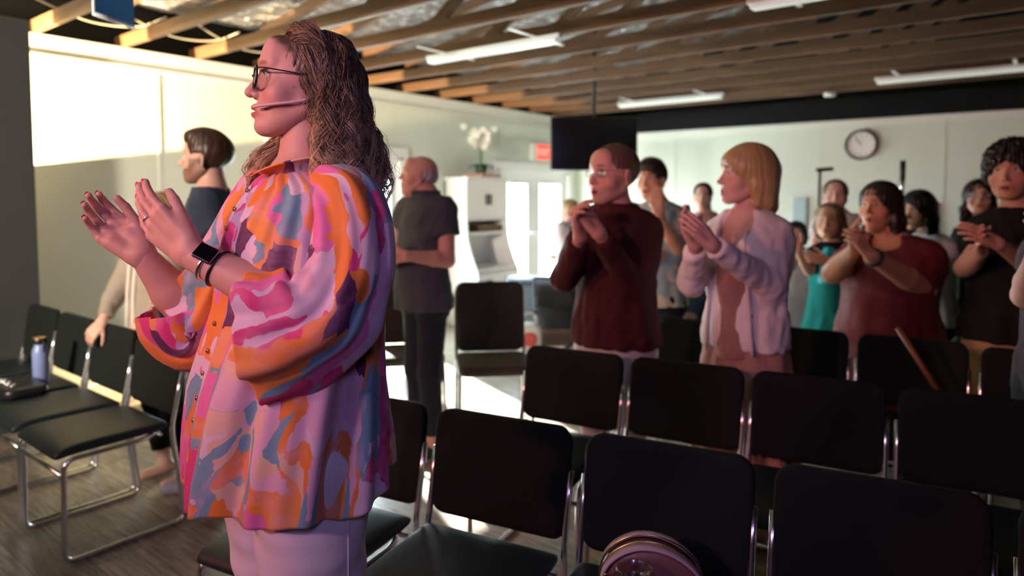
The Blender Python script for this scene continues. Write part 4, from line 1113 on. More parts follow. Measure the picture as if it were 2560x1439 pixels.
def hair_mass(root, hc, hR, hs, col, ho, o, down=0, name='hair'):
    """style: short / bob / long / bald / tail, built in the head's frame"""
    g = Field(); W = o.get('wide', 1.0); st = ho['style']; t = ho.get('t', .014)
    up = hR.T @ np.array([0, 0, 1.0])           # gravity in the head frame
    if st == 'bald':
        g.add(ell((0, -.034, .010), (.0765 * W + .003, .082, .060)), .0)
        g.sub(ell((0, .03, .095), (.10, .105, .085)), .01); g.sub(ell((0, .085, -.03), (.12, .085, .1)), .01)
        g.sub(ell((0, -.02, -.10), (.1, .12, .06)), .01)
    else:
        g.add(ell((0, -.020, .040), (.076 * W + t, .094 + t, .082 + t)), .01)
        if ho.get('vol'): g.add(ell((0, .006, .084), (.070, .088, .050 + ho['vol'])), .015)
        if ho.get('quiff'): g.add(ell((0, .050, .100), (.050, .038, .020)), .02)
        if ho.get('bangs'): g.add(ell((0, .058, .062), (.060, .034, .036)), .02); 
        L = ho.get('len', .0)
        if L:
            for s in (-1, 1):
                for (yy, ww) in ((-.055, .036), (-.015, .030)) + (((.022, .022),) if ho.get('frame') else ()):
                    a = np.array([s * (.062 * W), yy, .03]); e = a - up * L + np.array([s * ho.get('out', .01), -.008, 0])
                    g.add(cap(a, a + (e - a) * .5, ww * .8, ww), .03).add(cap(a + (e - a) * .5, e, ww, ww * ho.get('tip', .7)), .02)
            a = np.array([0, -.085, .02]); e = a - up * L + [0, -.01, 0]; g.add(cap(a, e, .045, .04), .04); g.add(cap(a + [.035, .01, 0], e + [.03, .015, 0], .04, .034), .04); g.add(cap(a + [-.035, .01, 0], e + [-.03, .015, 0], .04, .034), .04)
        if st == 'tail':
            a = np.array([0, -.105, .03]); e = a - up * ho.get('tl', .2) + np.array([ho.get('tx', 0), -.03, 0]); g.add(cap(a, (a + e) / 2 + [0, -.02, 0], .016, .026), .02).add(cap((a + e) / 2 + [0, -.02, 0], e, .026, .012), .02)
        fz = ho.get('line', .062)
        # face opening
        g.sub(ell((0, .098, -.035), (.066 * W + ho.get('fw', 0), .075, .035 + fz)), .012)
        if st in ('short', 'tail') and not L:
            for s in (-1, 1): g.sub(ell((s * .078, .012, -.026), (.034, .044, .048)), .008)   # around the ears
            g.sub(ell((0, .02, -.115), (.13, .16, .095)), .012)
        g.sub(ell((0, -.016, .028), (.070 * W, .088, .075)), .0)      # leave room for the skull
    def disp(P):
        a = np.arctan2(P[:, 0], -(P[:, 1]) + .02); w = ho.get('wave', .0)
        k = a * 26 + 8 * np.sin(P[:, 2] * 30 + a * 3) * w + 2.2 * np.sin(P[:, 2] * 14 + a * 5)
        return ho.get('groove', .0022) * (np.sin(k) + .6 * np.sin(k * 2.3 + 1)) + ho.get('mess', .0) * np.sin(P[:, 0] * 150 + 3 * np.sin(P[:, 1] * 90)) * np.sin(P[:, 2] * 130 + P[:, 1] * 120)
    V, F = g.mesh(ho.get('res', .0042), disp=disp)
    if len(V) == 0: return
    c = np.array(col, float); T = np.tile(c, (len(V), 1)); a = np.arctan2(V[:, 0], -V[:, 1])
    T *= (1 + .25 * np.sin(a * 57 + 3 * np.sin(V[:, 2] * 25)))[:, None]
    if 'tip' in ho and 'tipcol' in ho:
        q = np.clip((.02 - V @ up) / .18, 0, 1)[:, None]; T = T * (1 - q) + np.array(ho['tipcol']) * q
    return mesh_obj(name, (V * hs) @ hR.T + hc, F, M['hair'], root, tint=T)
def spectacles(root, hc, hR, hs, g):
    P = lambda x, y, z: (np.array([x, y, z]) * hs) @ hR.T + hc
    fm = g.get('mat', M['blackmetal']); rw, rh = g.get('w', .024), g.get('h', .018); y = g.get('y', .0915); r = g.get('r', .0018); pw = g.get('pow', .75)
    fr = MB(); zc = g.get('z', .008)
    outl = []
    for s in (-1, 1):
        pts = []
        for k in range(28):
            a = 2 * math.pi * k / 28; cx_, sx_ = math.cos(a), math.sin(a)
            xx = abs(cx_) ** pw * (1 if cx_ > 0 else -1) * rw; zz = abs(sx_) ** pw * (1 if sx_ > 0 else -1) * rh
            if g.get('cat') and zz > 0 and xx > 0: zz *= 1 + .18 * xx / rw; 
            pts.append((s * (.0325 + xx), y - .004 * ((.0325 + xx) / .05) ** 2, zc + zz))
        outl.append(pts)
        fr.tube([P(*p) for p in pts], r, 8, closed=True)
    fr.tube([P(*p) for p in bez([(-.0095, y, zc + .006), (0, y + .003, zc + .008), (.0095, y, zc + .006)], 4)], r, 8)
    root_g = fr.build('glasses', fm, root, smooth=True)
    for s in (-1, 1):
        MB().tube([P(*p) for p in bez([(s * .0575, y - .006, zc + rh * .75), (s * .070, y - .02, zc + rh * .75), (s * .079, .02, zc + rh * .6), (s * .081, -.01, zc + rh * .5), (s * .077, -.03, -.01)], 5)], r * .62, 6).build('temple', fm, root_g, smooth=True)
    for pts in outl:
        n = len(pts); c = np.mean(pts, 0) + [0, .002, 0]; V = [P(*c)] + [P(*p) for p in pts]
        o_ = MB().add(V, [(0, 1 + k, 1 + (k + 1) % n) for k in range(n)]).build('lens', g.get('lens', M['eyeglass']), root_g, smooth=True)
        md = o_.modifiers.new('s', 'SOLIDIFY'); md.thickness = .0012
# ------------------------------------------------------------------ the woman in front
SK = (.56, .31, .25)
z_ = np.array([0, 0, 1.0]); R3 = np.array([*RT, 0]); F3 = np.array([*FW, 0])
def blouse_mat():
    m = bpy.data.materials.new('watercolour_chiffon'); N, L = nt(m); b = N['Principled BSDF']
    tc = N.new('ShaderNodeAttribute'); tc.attribute_name = 'tint'
    mp = N.new('ShaderNodeMapping'); L.new(tc.outputs['Vector'], mp.inputs[0])
    def warp(src, sc, am):
        n = N.new('ShaderNodeTexNoise'); n.inputs['Scale'].default_value = sc; n.inputs['Detail'].default_value = 2.5
        L.new(src, n.inputs['Vector'])
        s = N.new('ShaderNodeVectorMath'); s.operation = 'SUBTRACT'; s.inputs[1].default_value = (.5, .5, .5); L.new(n.outputs['Color'], s.inputs[0])
        k = N.new('ShaderNodeVectorMath'); k.operation = 'MULTIPLY_ADD'; k.inputs[1].default_value = (am, am, am); L.new(s.outputs[0], k.inputs[0]); L.new(src, k.inputs[2])
        return k.outputs[0]
    w = warp(warp(mp.outputs[0], 7, .20), 22, .035)
    pal = [(0, (.80, .62, .74)), (.13, (.88, .27, .05)), (.30, (.80, .50, .62)), (.38, (.78, .07, .26)), (.50, (.84, .20, .48)), (.62, (.82, .56, .40)), (.69, (.14, .035, .12)), (.78, (.22, .40, .50)), (.86, (.58, .40, .62)), (.92, (.90, .34, .08))]
    def layer(scale, stretch, sh):
        m1 = N.new('ShaderNodeMapping'); m1.inputs['Scale'].default_value = stretch; m1.inputs['Location'].default_value = sh; m1.inputs['Rotation'].default_value = (0, 0, .35); L.new(w, m1.inputs[0])
        v = N.new('ShaderNodeTexVoronoi'); v.inputs['Scale'].default_value = scale; v.feature = 'F1'; L.new(m1.outputs[0], v.inputs['Vector'])
        s = N.new('ShaderNodeSeparateColor'); L.new(v.outputs['Color'], s.inputs[0])
        r = N.new('ShaderNodeValToRGB'); r.color_ramp.interpolation = 'CONSTANT'; e = r.color_ramp.elements
        e[0].position = pal[0][0]; e[0].color = (*pal[0][1], 1); e[1].position = pal[1][0]; e[1].color = (*pal[1][1], 1)
        for p, c in pal[2:]: q = e.new(p); q.color = (*c, 1)
        L.new(s.outputs[0], r.inputs[0]); return r.outputs[0], s.outputs[1]
    c1, _ = layer(8.8, (1.25, .62, 1), (0, 0, 0)); c2, f2 = layer(15, (1.5, .6, 1), (3.1, 1.7, 0))
    gt = N.new('ShaderNodeMath'); gt.operation = 'GREATER_THAN'; gt.inputs[1].default_value = .5; L.new(f2, gt.inputs[0])
    mx = N.new('ShaderNodeMix'); mx.data_type = 'RGBA'; L.new(gt.outputs[0], mx.inputs[0]); L.new(c1, mx.inputs[6]); L.new(c2, mx.inputs[7])
    # water-stain softness inside the patches
    n = N.new('ShaderNodeTexNoise'); n.inputs['Scale'].default_value = 14; n.inputs['Detail'].default_value = 6; L.new(w, n.inputs['Vector'])
    r = N.new('ShaderNodeMapRange'); r.inputs[1].default_value = .5; r.inputs[2].default_value = .75; r.inputs[3].default_value = 0; r.inputs[4].default_value = .5; L.new(n.outputs[0], r.inputs[0])
    m2 = N.new('ShaderNodeMix'); m2.data_type = 'RGBA'; L.new(r.outputs[0], m2.inputs[0]); L.new(mx.outputs[2], m2.inputs[6]); m2.inputs[7].default_value = (.84, .52, .66, 1)
    L.new(m2.outputs[2], b.inputs['Base Color']); b.inputs['Roughness'].default_value = .6; b.inputs['Specular IOR Level'].default_value = .3
    b.inputs['Sheen Weight'].default_value = .15
    t = N.new('ShaderNodeBsdfTranslucent'); L.new(m2.outputs[2], t.inputs[0])
    ms = N.new('ShaderNodeMixShader'); ms.inputs[0].default_value = .22; L.new(b.outputs[0], ms.inputs[1]); L.new(t.outputs[0], ms.inputs[2]); L.new(ms.outputs[0], N['Material Output'].inputs[0])
    return m
M['blouse'] = blouse_mat()
M['denim'] = mat('white_denim', (.72, .66, .70), .8, bump=.12, bscale=500)
WD = 1.45
wo = person('person', 'woman with curly shoulder-length hair, glasses and colourful blouse clapping in the foreground', WD, (752, 436), (757, 218), 200, 215, SK, None,
    dict(col=None), [
     dict(sh=(868, 492, -.11), el=(800, 800, -.17), wr=(488, 640, -.15), f=R3 * -.74 + z_ * .66 + F3 * .10, t=R3 * .45 + z_ * .75 - F3 * .3, n=F3 * .9 - R3 * .2 - z_ * .2, curl=(.22, .24, .26, .30), tc=.35, sp=-.015, to=.28),
     dict(sh=(655, 500, .14), el=(470, 775, .16), wr=(362, 645, .10), f=R3 * -.80 + z_ * .72, t=z_ * .6 + R3 * .45 + F3 * .5, n=R3 * .45 + z_ * .65 - F3 * .55, curl=(.46, .48, .50, .52), tc=.3, sp=-.05, to=.35)],
    build=.98, depth=1.0, s=1.02, legs=dict(show=True), res=.009, hres=.0024, handres=.0022, pitch=5,
    opts=dict(fem=1, fat=1.0, scalp=(.10, .06, .04), open=.25, hs=.955, arm=1.12, hand=1.03, nose=1.0, jaw=1.0, prof=1, noears=1, neck=1.12, browcol=(.20, .10, .07), wide=1.0), belly=.02, bust=.03,
    glasses=dict(w=.0255, h=.0215, r=.0024, pow=.7, z=.002, cat=1, y=.0985))
W0 = wo['root']
hP = lambda x, y, z: (np.array([x, y, z]) * wo['hs']) @ wo['hR'].T + wo['hc']
def ringmesh(rows, close_start=False):
    V = np.array([v for r in rows for v in r]); n = len(rows[0]); m = len(rows)
    i = np.arange(m - 1)[:, None] * n; k = np.arange(n)[None, :]; k2 = (k + 1) % n
    F = np.stack([i + k, i + k2, i + n + k2, i + n + k], -1).reshape(-1, 4)
    return V, F
# torso of the blouse
bf = wo['fd'][:2]; bl_ = -wo['left'][:2]       # forward, right
yr = [432, 440, 452, 472, 500, 540, 600, 680, 760, 860, 950, 1050, 1130, 1188]
cxp = [752, 753, 757, 762, 765, 764, 762, 759, 756, 741, 732, 728, 727, 728]
ww = [.070, .085, .125, .168, .190, .196, .192, .190, .194, .207, .222, .234, .242, .245]
dd = [.062, .074, .090, .104, .122, .142, .158, .163, .166, .178, .192, .200, .206, .208]
NR, NA = 120, 220; rows = []; uv = []
for i in range(NR):
    q = i / (NR - 1); y = 432 + (1188 - 432) * q
    cxx = np.interp(y, yr, cxp); w = np.interp(y, yr, ww); d = np.interp(y, yr, dd); c = at(cxx, y, WD); row = []
    for k in range(NA):
        a = 2 * math.pi * k / NA
        g1 = .0045 * math.exp(-((y - 500) / 120) ** 2) * math.sin(26 * a + .6 * math.sin(y * .02)) * (.5 + .5 * math.sin(a))   # gathers below the collar
        kk = min(max((y - 470) / 500, 0), 1.3)
        g2 = kk * (.010 * math.sin(7 * a + 1.2 * math.sin(y * .006 + .5)) + .006 * math.sin(13 * a + 2.1 + .01 * y) + .003 * math.sin(23 * a + .013 * y))
        pl = 0; da = (a - math.pi / 2 + .02 + math.pi) % (2 * math.pi) - math.pi
        if abs(da) < .075: pl = .004
        off = g1 + g2 + pl
        u = math.cos(a) * (w + off); v = math.sin(a) * (d + off)
        z = c[2]
        if y > 1050: z += (y - 1050) / 138 * (.010 * math.sin(3 * a + 1.0) - .012 * math.sin(a) + .006 * math.sin(7 * a))
        p = np.array([c[0], c[1], z]) + np.array([*(bl_ * u + bf * v), 0]); row.append(p); uv.append((a * .20 + .04 * g2 / .01, z, .3))
    rows.append(row)
Vt, Ft = ringmesh(rows); UV = [np.array(uv)]
Vs, Fs = [Vt], [Ft]; nofs = len(Vt)
def sleeve(path, tex, seed, NK=96, NS=70, pleat=1.0):
    """path rows: px, py, depth offset, radius across the picture, radius in depth"""
    global nofs
    C_ = [at(p[0], p[1], WD + p[2]) for p in path]; ra = [p[3] for p in path]; rb = [p[4] for p in path]
    m = len(path); T = np.linspace(0, m - 1, NS); Cs = np.array(bez(C_, 14)); tt = np.linspace(0, m - 1, len(Cs))
    cc_ = np.stack([np.interp(T, tt, Cs[:, k]) for k in range(3)], 1); rows = []; uv = []; rng_ = np.random.default_rng(seed)
    tang = np.gradient(cc_, axis=0); tang /= np.linalg.norm(tang, axis=1)[:, None]
    for _ in range(4): tang[1:-1] = (tang[:-2] + tang[1:-1] + tang[2:]) / 3
    dist = np.concatenate([[0], np.cumsum(np.linalg.norm(np.diff(cc_, axis=0), axis=1))])
    for i in range(NS):
        t = tang[i] / np.linalg.norm(tang[i]); dep = F3 - t * (F3 @ t); dep /= np.linalg.norm(dep); sd_ = np.cross(t, dep)
        A = np.interp(T[i], range(m), ra); B = np.interp(T[i], range(m), rb); row = []; q = i / (NS - 1)
        for k in range(NK):
            a = 2 * math.pi * k / NK
            w = pleat * (.15 + .85 * q) * (.0085 * math.sin(6 * a + 2.5 * q + seed) + .005 * math.sin(11 * a - 4 * q) + .0025 * math.sin(19 * a + 6 * q)) + .004 * math.sin(q * 40 + 3 * math.sin(a + seed)) * math.exp(-((q - .62) / .16) ** 2)
            row.append(cc_[i] + sd_ * math.cos(a) * (A + w) + dep * math.sin(a) * (B + w)); uv.append((a * .12 + tex, dist[i] * 1.0 + tex, .3 + tex))
        rows.append(row)
    V, F = ringmesh(rows); Vs.append(V); Fs.append(F + nofs); UV.append(np.array(uv)); nofs += len(V)
sleeve([(805, 446, -.06, .020, .03), (832, 468, -.09, .052, .052), (860, 502, -.11, .072, .070), (876, 565, -.125, .080, .075), (876, 640, -.14, .083, .078), (855, 720, -.155, .088, .082), (808, 785, -.17, .100, .088), (750, 815, -.175, .112, .095), (700, 832, -.175, .122, .100), (662, 838, -.17, .130, .104)], 2.3, 1)
sleeve([(700, 450, .05, .02, .03), (668, 470, .10, .055, .05), (640, 520, .13, .066, .06), (600, 600, .15, .070, .065), (555, 690, .16, .078, .07), (512, 775, .17, .092, .08), (482, 815, .17, .100, .09), (462, 800, .16, .098, .09), (452, 765, .155, .088, .085)], 5.1, 2, pleat=.8)
Vb = np.concatenate(Vs); Fb = np.concatenate(Fs)
bo = mesh_obj('blouse', Vb, Fb, M['blouse'], W0, tint=np.concatenate(UV)); md = bo.modifiers.new('s', 'SOLIDIFY'); md.thickness = .0018; md.offset = 0
# collar: a stand with spread points, open at the front
rows = []; uv = []
for j in range(7):
    q = j / 6; row = []
    for k in range(61):
        a = math.pi / 2 + .16 + (2 * math.pi - .32) * k / 60; e = abs(k / 60 - .5) * 2
        r0 = .066 + .012 * q + .016 * q * q + .012 * (e ** 6) * q; h = -.006 + .040 * math.sin(q * 1.9) - .026 * q * (e ** 5)
        c = at(750, 436, WD); p = np.array([c[0], c[1], c[2] + h]) + np.array([*(bl_ * math.cos(a) * (r0 + .004) + bf * math.sin(a) * r0), 0]); p[2] -= .016 * math.sin(a) * .8
        row.append(p); uv.append((a * .2 + 7, q * .08 + 3, .9))
    rows.append(row)
V = np.array([p for r in rows for p in r]); F = [(j * 61 + k, j * 61 + k + 1, (j + 1) * 61 + k + 1, (j + 1) * 61 + k) for j in range(6) for k in range(60)]
co_ = mesh_obj('collar', V, np.array(F), M['blouse'], bo, tint=np.array(uv)); md = co_.modifiers.new('s', 'SOLIDIFY'); md.thickness = .002
# buttons down the front
for y in (476, 520, 565, 630, 790, 850, 905, 960, 1010):
    i = int(round((y - 432) / (1188 - 432) * (NR - 1))); k = int(round((math.pi / 2 - .02) / (2 * math.pi) * NA)); p = Vt[i * NA + k]
    nrm = np.array([*bf, .05]); MB().lathe([(.0015, -.002), (.0050, -.001), (.0055, .001), (.004, .0022), (.001, .0014)], p + nrm * .003, 16, axis=nrm).build('button', M['gold'], bo, smooth=True)
# white trousers
g = Field(); rz = wo['rz']; hp = at(737, 1190, WD)
lf = wo['left']; fdv = wo['fd']
g.add(loft([(hp[2] + .10, hp[0], hp[1], .165, .135, .14), (hp[2] + .04, hp[0], hp[1], .180, .145, .155), (hp[2] + .0, hp[0], hp[1], .175, .14, .15)], wo['ya']), .02)
for (x0, x1, dz, r0, r1) in ((770, 800, -.085, .124, .082), (668, 712, .085, .112, .080)):
    a = at(x0, 1150, WD + dz); kn = at(x1, 1560, WD + dz); kn[2] = .50; ft = np.array([kn[0], kn[1], .06]) - fdv * .01
    g.add(cap(a, kn, r0, r1), .004).add(cap(kn, ft, r1, .070, cut=.04), .02)
def tw(P):
    Z = P[..., 2]; s_ = (P[..., 0] - hp[0]) * lf[0] + (P[..., 1] - hp[1]) * lf[1]
    return .0035 * np.sin(Z * 95 + 14 * s_ * np.sin(Z * 9)) * np.clip((.86 - Z) * 3, .2, 1) + .003 * np.sin(Z * 38 + s_ * 40)
V, F = g.mesh(.008, disp=tw); V = relax(V, F, 1)
tro = mesh_obj('trousers', V, F, M['denim'], W0)
a = at(770, 1150, WD - .085); kn2 = at(800, 1560, WD - .085); pts = []
side_n = lf * .95 - fdv * .31
for k in range(24):
    z = hp[2] - .0 - k * .035; r = np.interp(z, [.06, .5, .95], [.074, .085, .126]); q_ = np.clip((a[2] - z) / (a[2] - .5), 0, 1)
    pts.append(np.array([a[0] + (kn2[0] - a[0]) * q_, a[1] + (kn2[1] - a[1]) * q_, z]) + side_n * r)
MB().tube(pts, .0016, 6).build('side_seam', M['denim'], tro, smooth=True)
bp_ = np.array([hp[0], hp[1], hp[2] - .075]) + lf * .11 - fdv * .118
# watch
hd = wo['arms'][0]; el, wr = hd[1], hd[2]; fa = (wr - el) / np.linalg.norm(wr - el)
t = wo['hands'][0]['t']; n_ = -wo['hands'][0]['n']           # back of the hand
wc = wr - fa * .030
nb_ = n_ * .55 + t * .83; nb_ -= fa * (nb_ @ fa); nb_ /= np.linalg.norm(nb_); sd_ = np.cross(fa, nb_)
MB().tube([wc + nb_ * .0325 * math.cos(q) + sd_ * .0325 * math.sin(q) for q in np.linspace(0, 2 * math.pi, 40, endpoint=False)], .0042, 8, closed=True, flat=1).build('watch_strap', M['chrome'], W0, smooth=True)
wt = MB().box(wc + nb_ * .0375, (.034, .040, .0105), R=np.stack([sd_, fa, nb_], 1)).build('watch', mat('watch_case', (.30, .24, .42), .25, .9), W0, bevel=.0045, seg=4)
MB().box(wc + nb_ * .0432, (.030, .036, .0022), R=np.stack([sd_, fa, nb_], 1)).build('watch_face', M['screen'], wt, bevel=.001)
for q in np.linspace(-1.15, 1.15, 7):
    c = wc + nb_ * .0345 * math.cos(2.2 + q * .55) + sd_ * .0345 * math.sin(2.2 + q * .55)
# dark band behind the watch
MB().tube([wc - fa * .022 + (nb_ * math.cos(q) + sd_ * math.sin(q)) * .0355 for q in np.linspace(0, 2 * math.pi, 36, endpoint=False)], .003, 8, closed=True).build('bracelet', M['plastic_black'], W0, smooth=True)
# ring and painted nails
h0 = wo['hands'][0]; k_ = h0['w'] + h0['f'] * .112 + h0['t'] * -.010
MB().tube([k_ + (h0['t'] * math.cos(q) + h0['n'] * math.sin(q)) * .0102 + h0['n'] * .003 for q in np.linspace(0, 2 * math.pi, 24, endpoint=False)], .0016, 6, closed=True).build('ring', M['chrome'], W0, smooth=True)
M['nail'] = mat('nail_polish', (.72, .05, .12), .25)
for H_ in wo['hands']:
    for (p, d, nn) in H_['tips']:
        nv = -H_['n'] + d * (H_['n'] @ d); nv /= np.linalg.norm(nv)
        Rn = np.stack([np.cross(d, nv), d, nv], 1); m_ = MB().lathe([(math.cos(q) , math.sin(q)) for q in np.linspace(-1.5, 1.5, 9)], n=14); Vn = (np.array(m_.V) * np.array([.0050, .0066, .0016])) @ Rn.T + p + nv * .0062 + d * .0012
        MB().add(Vn, m_.F).build('fingernail', M['nail'], W0, smooth=True)
# lashes
for sx in (-1, 1):
    MB().tube([hP(sx * x_, y_, z_2) for x_, y_, z_2 in bez([(.0195, .0775, .0125), (.027, .0825, .0185), (.036, .0815, .0190), (.0455, .0735, .0135), (.049, .071, .0125)], 5)], .0011, 6).build('eyelashes', M['plastic_black'], W0, smooth=True)
# headset microphone
MB().tube([hP(*p) for p in bez([(-.083, -.02, .01), (-.081, -.012, -.030), (-.077, .012, -.042), (-.068, .048, -.050), (-.052, .080, -.056), (-.036, .0955, -.059)], 8)], .0032, 8).build('headset_microphone', mat('headset_plastic', (.62, .42, .44), .4), W0, smooth=True)

# ---- curly hair: a soft base with locks of strands over it
def curly_hair():
    hR, hc, hs = wo['hR'], wo['hc'], wo['hs']; up = hR.T @ z_
    cen = np.array([0, -.020, .036]); rad = np.array([.079, .098, .088]); ax0 = np.array([0, -.034, 0])
    rg = np.random.default_rng(5)
    def Rm(z, ph):
        b = np.interp(z, [-.27, -.22, -.15, -.06, .02, .07, .12], [.085, .112, .134, .128, .116, .106, .085])
        s = 1 - .20 * np.sin(ph) ** 2      # narrower at the sides
        return b * s * np.where(np.cos(ph) > 0, .9, 1.0)
    paths = []; cols = []; rads = []
    nl = 1150
    for l in range(nl):
        while True:
            ph = rg.uniform(-math.pi, math.pi); th = math.asin(rg.uniform(-.25, .99)); a = abs(math.degrees(ph)); e = math.degrees(th)
            line = 50 if a < 42 else np.interp(a, [42, 66, 90, 180], [50, 22, -5, -14])
            if l % 3 == 0 and not 38 < a < 100: continue
            if l % 3 == 1 and not (60 < a < 135 and -12 < e < 55): continue
            if e > line: break
        front = a < 62
        L = rg.uniform(.26, .36) + max(0, e) / 90 * .07
        psi = rg.uniform(0, 6.28); om = 2 * math.pi / rg.uniform(.050, .105) * rg.choice((-1, 1)); amp = rg.uniform(.005, .011); lay = rg.uniform(.78, 1.08); lo = rg.uniform(.75, 1.0)
        tone_l = rg.uniform(.55, 1.45)
        fg = math.radians(rg.uniform(12, 85))
        side = 1 if ph > 0 else -1          # +x is her right, the far side
        for s in range(13):
            p0 = ph + rg.normal() * .035; t0 = th + rg.normal() * .035; ly = lay + rg.normal() * .010; ps = psi + rg.normal() * .16; Ls = L * rg.uniform(.86, 1.05)
            P = cen + rad * np.array([math.sin(p0) * math.cos(t0), math.cos(p0) * math.cos(t0), math.sin(t0)])
            n = 30; ds = Ls / n; pts = []; q = P - ax0; r = math.hypot(q[0], q[1]); f = math.atan2(q[0], q[1]); z = q[2] + 0
            tgt = abs(f); lim = math.radians(90 if side < 0 else 84)
            for i in range(n + 1):
                u = i / n; A = amp * min(1, .15 + 1.3 * u) * (1 + .3 * math.sin(9 * u + psi)); psl = 1.2 * math.sin(5 * u + psi * 2)
                cu = np.array([math.sin(f) * r, math.cos(f) * r, 0]) + ax0 + np.array([0, 0, z])
                rv = np.array([math.sin(f), math.cos(f), 0]); tv = np.array([math.cos(f), -math.sin(f), 0])
                pts.append(cu + A * (rv * math.cos(om * u * Ls + ps + psl) + tv * math.sin(om * u * Ls + ps + psl) * 1.1))
                R_ = float(Rm(z, f)) * (max(ly, .96) if z > -.04 else ly) * (1.28 if side > 0 and z < -.06 else 1)
                rr = (R_ - r) * 14; dn = min(1.0, (r / .085) ** 2) if r < .085 else 1.0
                if front: dn *= min(1, .12 + u * 3.5)
                vr, vz = rr, -dn; k = max(math.hypot(vr, vz), .35); 
                if front and u < .06: vz += .25
                r += vr / k * ds; z += vz / k * ds
                # sweep away from the face, then the far side falls forward again
                goal = lim
                if side > 0 and z < -.05: goal = fg
                if abs(f) < goal: f += side * min((goal - abs(f)), .18 if front else .05)
                elif side > 0 and fg < abs(f) < math.radians(125) and z < -.05: f -= side * .085
            pts = np.array(pts)
            # push out of the skull
            q = (pts - cen) / (rad * 1.0); nn = np.linalg.norm(q, axis=1); m = nn < 1.0; pts[m] = cen + (pts[m] - cen) / nn[m][:, None]
            paths.append(pts); u = np.linspace(0, 1, n + 1)[:, None]; tone = tone_l * rg.uniform(.88, 1.12)
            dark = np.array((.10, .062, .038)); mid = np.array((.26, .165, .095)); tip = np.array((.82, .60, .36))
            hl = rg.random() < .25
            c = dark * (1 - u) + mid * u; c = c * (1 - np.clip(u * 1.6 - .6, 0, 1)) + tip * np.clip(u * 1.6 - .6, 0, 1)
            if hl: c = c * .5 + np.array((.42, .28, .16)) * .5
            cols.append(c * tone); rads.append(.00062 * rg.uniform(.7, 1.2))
    for s in range(260):      # flyaways
        p = paths[rg.integers(len(paths))]; n = len(p); k = rg.uniform(1.02, 1.14); q = ax0 + (p - ax0) * np.array([k, k, 1])
        q = q + np.cumsum(rg.normal(size=(n, 3)) * .0010, 0); paths.append(q); cols.append(np.tile((.40, .28, .17), (n, 1)) * rg.uniform(.6, 1.2)); rads.append(.0004)
    # a tuft of small curls at the hairline
    for s in range(150):
        a = rg.uniform(-.75, .75); P0 = cen + rad * np.array([math.sin(a) * .60, math.cos(a) * .74, .66]); u = np.linspace(0, 1, 31); ln = rg.uniform(.04, .09); cr = rg.uniform(.006, .012); k = rg.uniform(4, 8); o_ = rg.uniform(0, 6.28)
        q = P0 + np.stack([math.sin(a) * .04 * u + cr * np.sin(k * u + o_) * u ** .5, -ln * u + cr * (np.cos(k * u + o_) - math.cos(o_)) * .8, (.004 + .012 * rg.random()) * np.sin(u * 2.6) - .02 * u + .6 * cr * np.sin(k * u) * .6], 1)
        paths.append(q); cols.append(np.tile((.16, .10, .06), (31, 1)) * rg.uniform(.7, 1.9)); rads.append(.0006)
    P = np.array(paths); C = np.array(cols); rr = np.array(rads); S, n, _ = P.shape
    T = np.gradient(P, axis=1); T /= np.linalg.norm(T, axis=2)[..., None] + 1e-9
    U = np.cross(T, np.array([.3, .2, .93])); U /= np.linalg.norm(U, axis=2)[..., None] + 1e-9; W = np.cross(T, U)
    tap = np.concatenate([np.linspace(1.35, 1, 8), np.ones(n - 16), np.linspace(1, .25, 8)])
    V = np.stack([P + (U * math.cos(a) + W * math.sin(a)) * (rr[:, None] * tap)[..., None] for a in (0, 2.094, 4.189)], 2)    # S,n,3,3
    idx = np.arange(S * n * 3).reshape(S, n, 3)
    F = np.stack([np.stack([idx[:, :-1, k], idx[:, :-1, (k + 1) % 3], idx[:, 1:, (k + 1) % 3], idx[:, 1:, k]], -1) for k in range(3)], 2).reshape(-1, 4)
    V = V.reshape(-1, 3); C = np.repeat(C[:, :, None, :], 3, axis=2).reshape(-1, 3)
    # base mass
    g = Field(); g.add(ell(cen, rad * 1.015), .01)
    for a in np.radians([100, 130, 160, 180, -160, -130, -102, 75]):
        r0 = float(Rm(-.02, a)) * .62; r1 = float(Rm(-.14, a)) * .66
        p0 = ax0 + [math.sin(a) * r0 * .9, math.cos(a) * r0 * .9, .03]; p1 = ax0 + [math.sin(a) * r1, math.cos(a) * r1, -.12]; p2 = ax0 + [math.sin(a) * r1 * .9, math.cos(a) * r1 * .9, -.19]
        g.add(cap(p0, p1, .026, .030), .03).add(cap(p1, p2, .030, .018), .02)
    g.sub(ell((0, .106, -.015), (.095, .124, .152)), .01); g.sub(ell((0, -.018, .030), (.073, .088, .080)), .0)
    g.sub(cap((0, .02, -.08), (0, .05, -.3), .06, .07), .01)
    dsp = lambda P: .0016 * np.sin(np.arctan2(P[:, 0], P[:, 1]) * 70 + 2 * np.sin(P[:, 2] * 70)) + .001 * np.sin(np.arctan2(P[:, 0], P[:, 1]) * 131)
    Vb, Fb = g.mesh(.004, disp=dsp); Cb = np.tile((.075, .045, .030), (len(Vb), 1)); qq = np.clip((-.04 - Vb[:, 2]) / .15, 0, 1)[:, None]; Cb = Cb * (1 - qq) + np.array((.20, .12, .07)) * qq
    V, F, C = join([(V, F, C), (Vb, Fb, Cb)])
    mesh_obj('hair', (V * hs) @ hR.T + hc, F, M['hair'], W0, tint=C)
curly_hair()
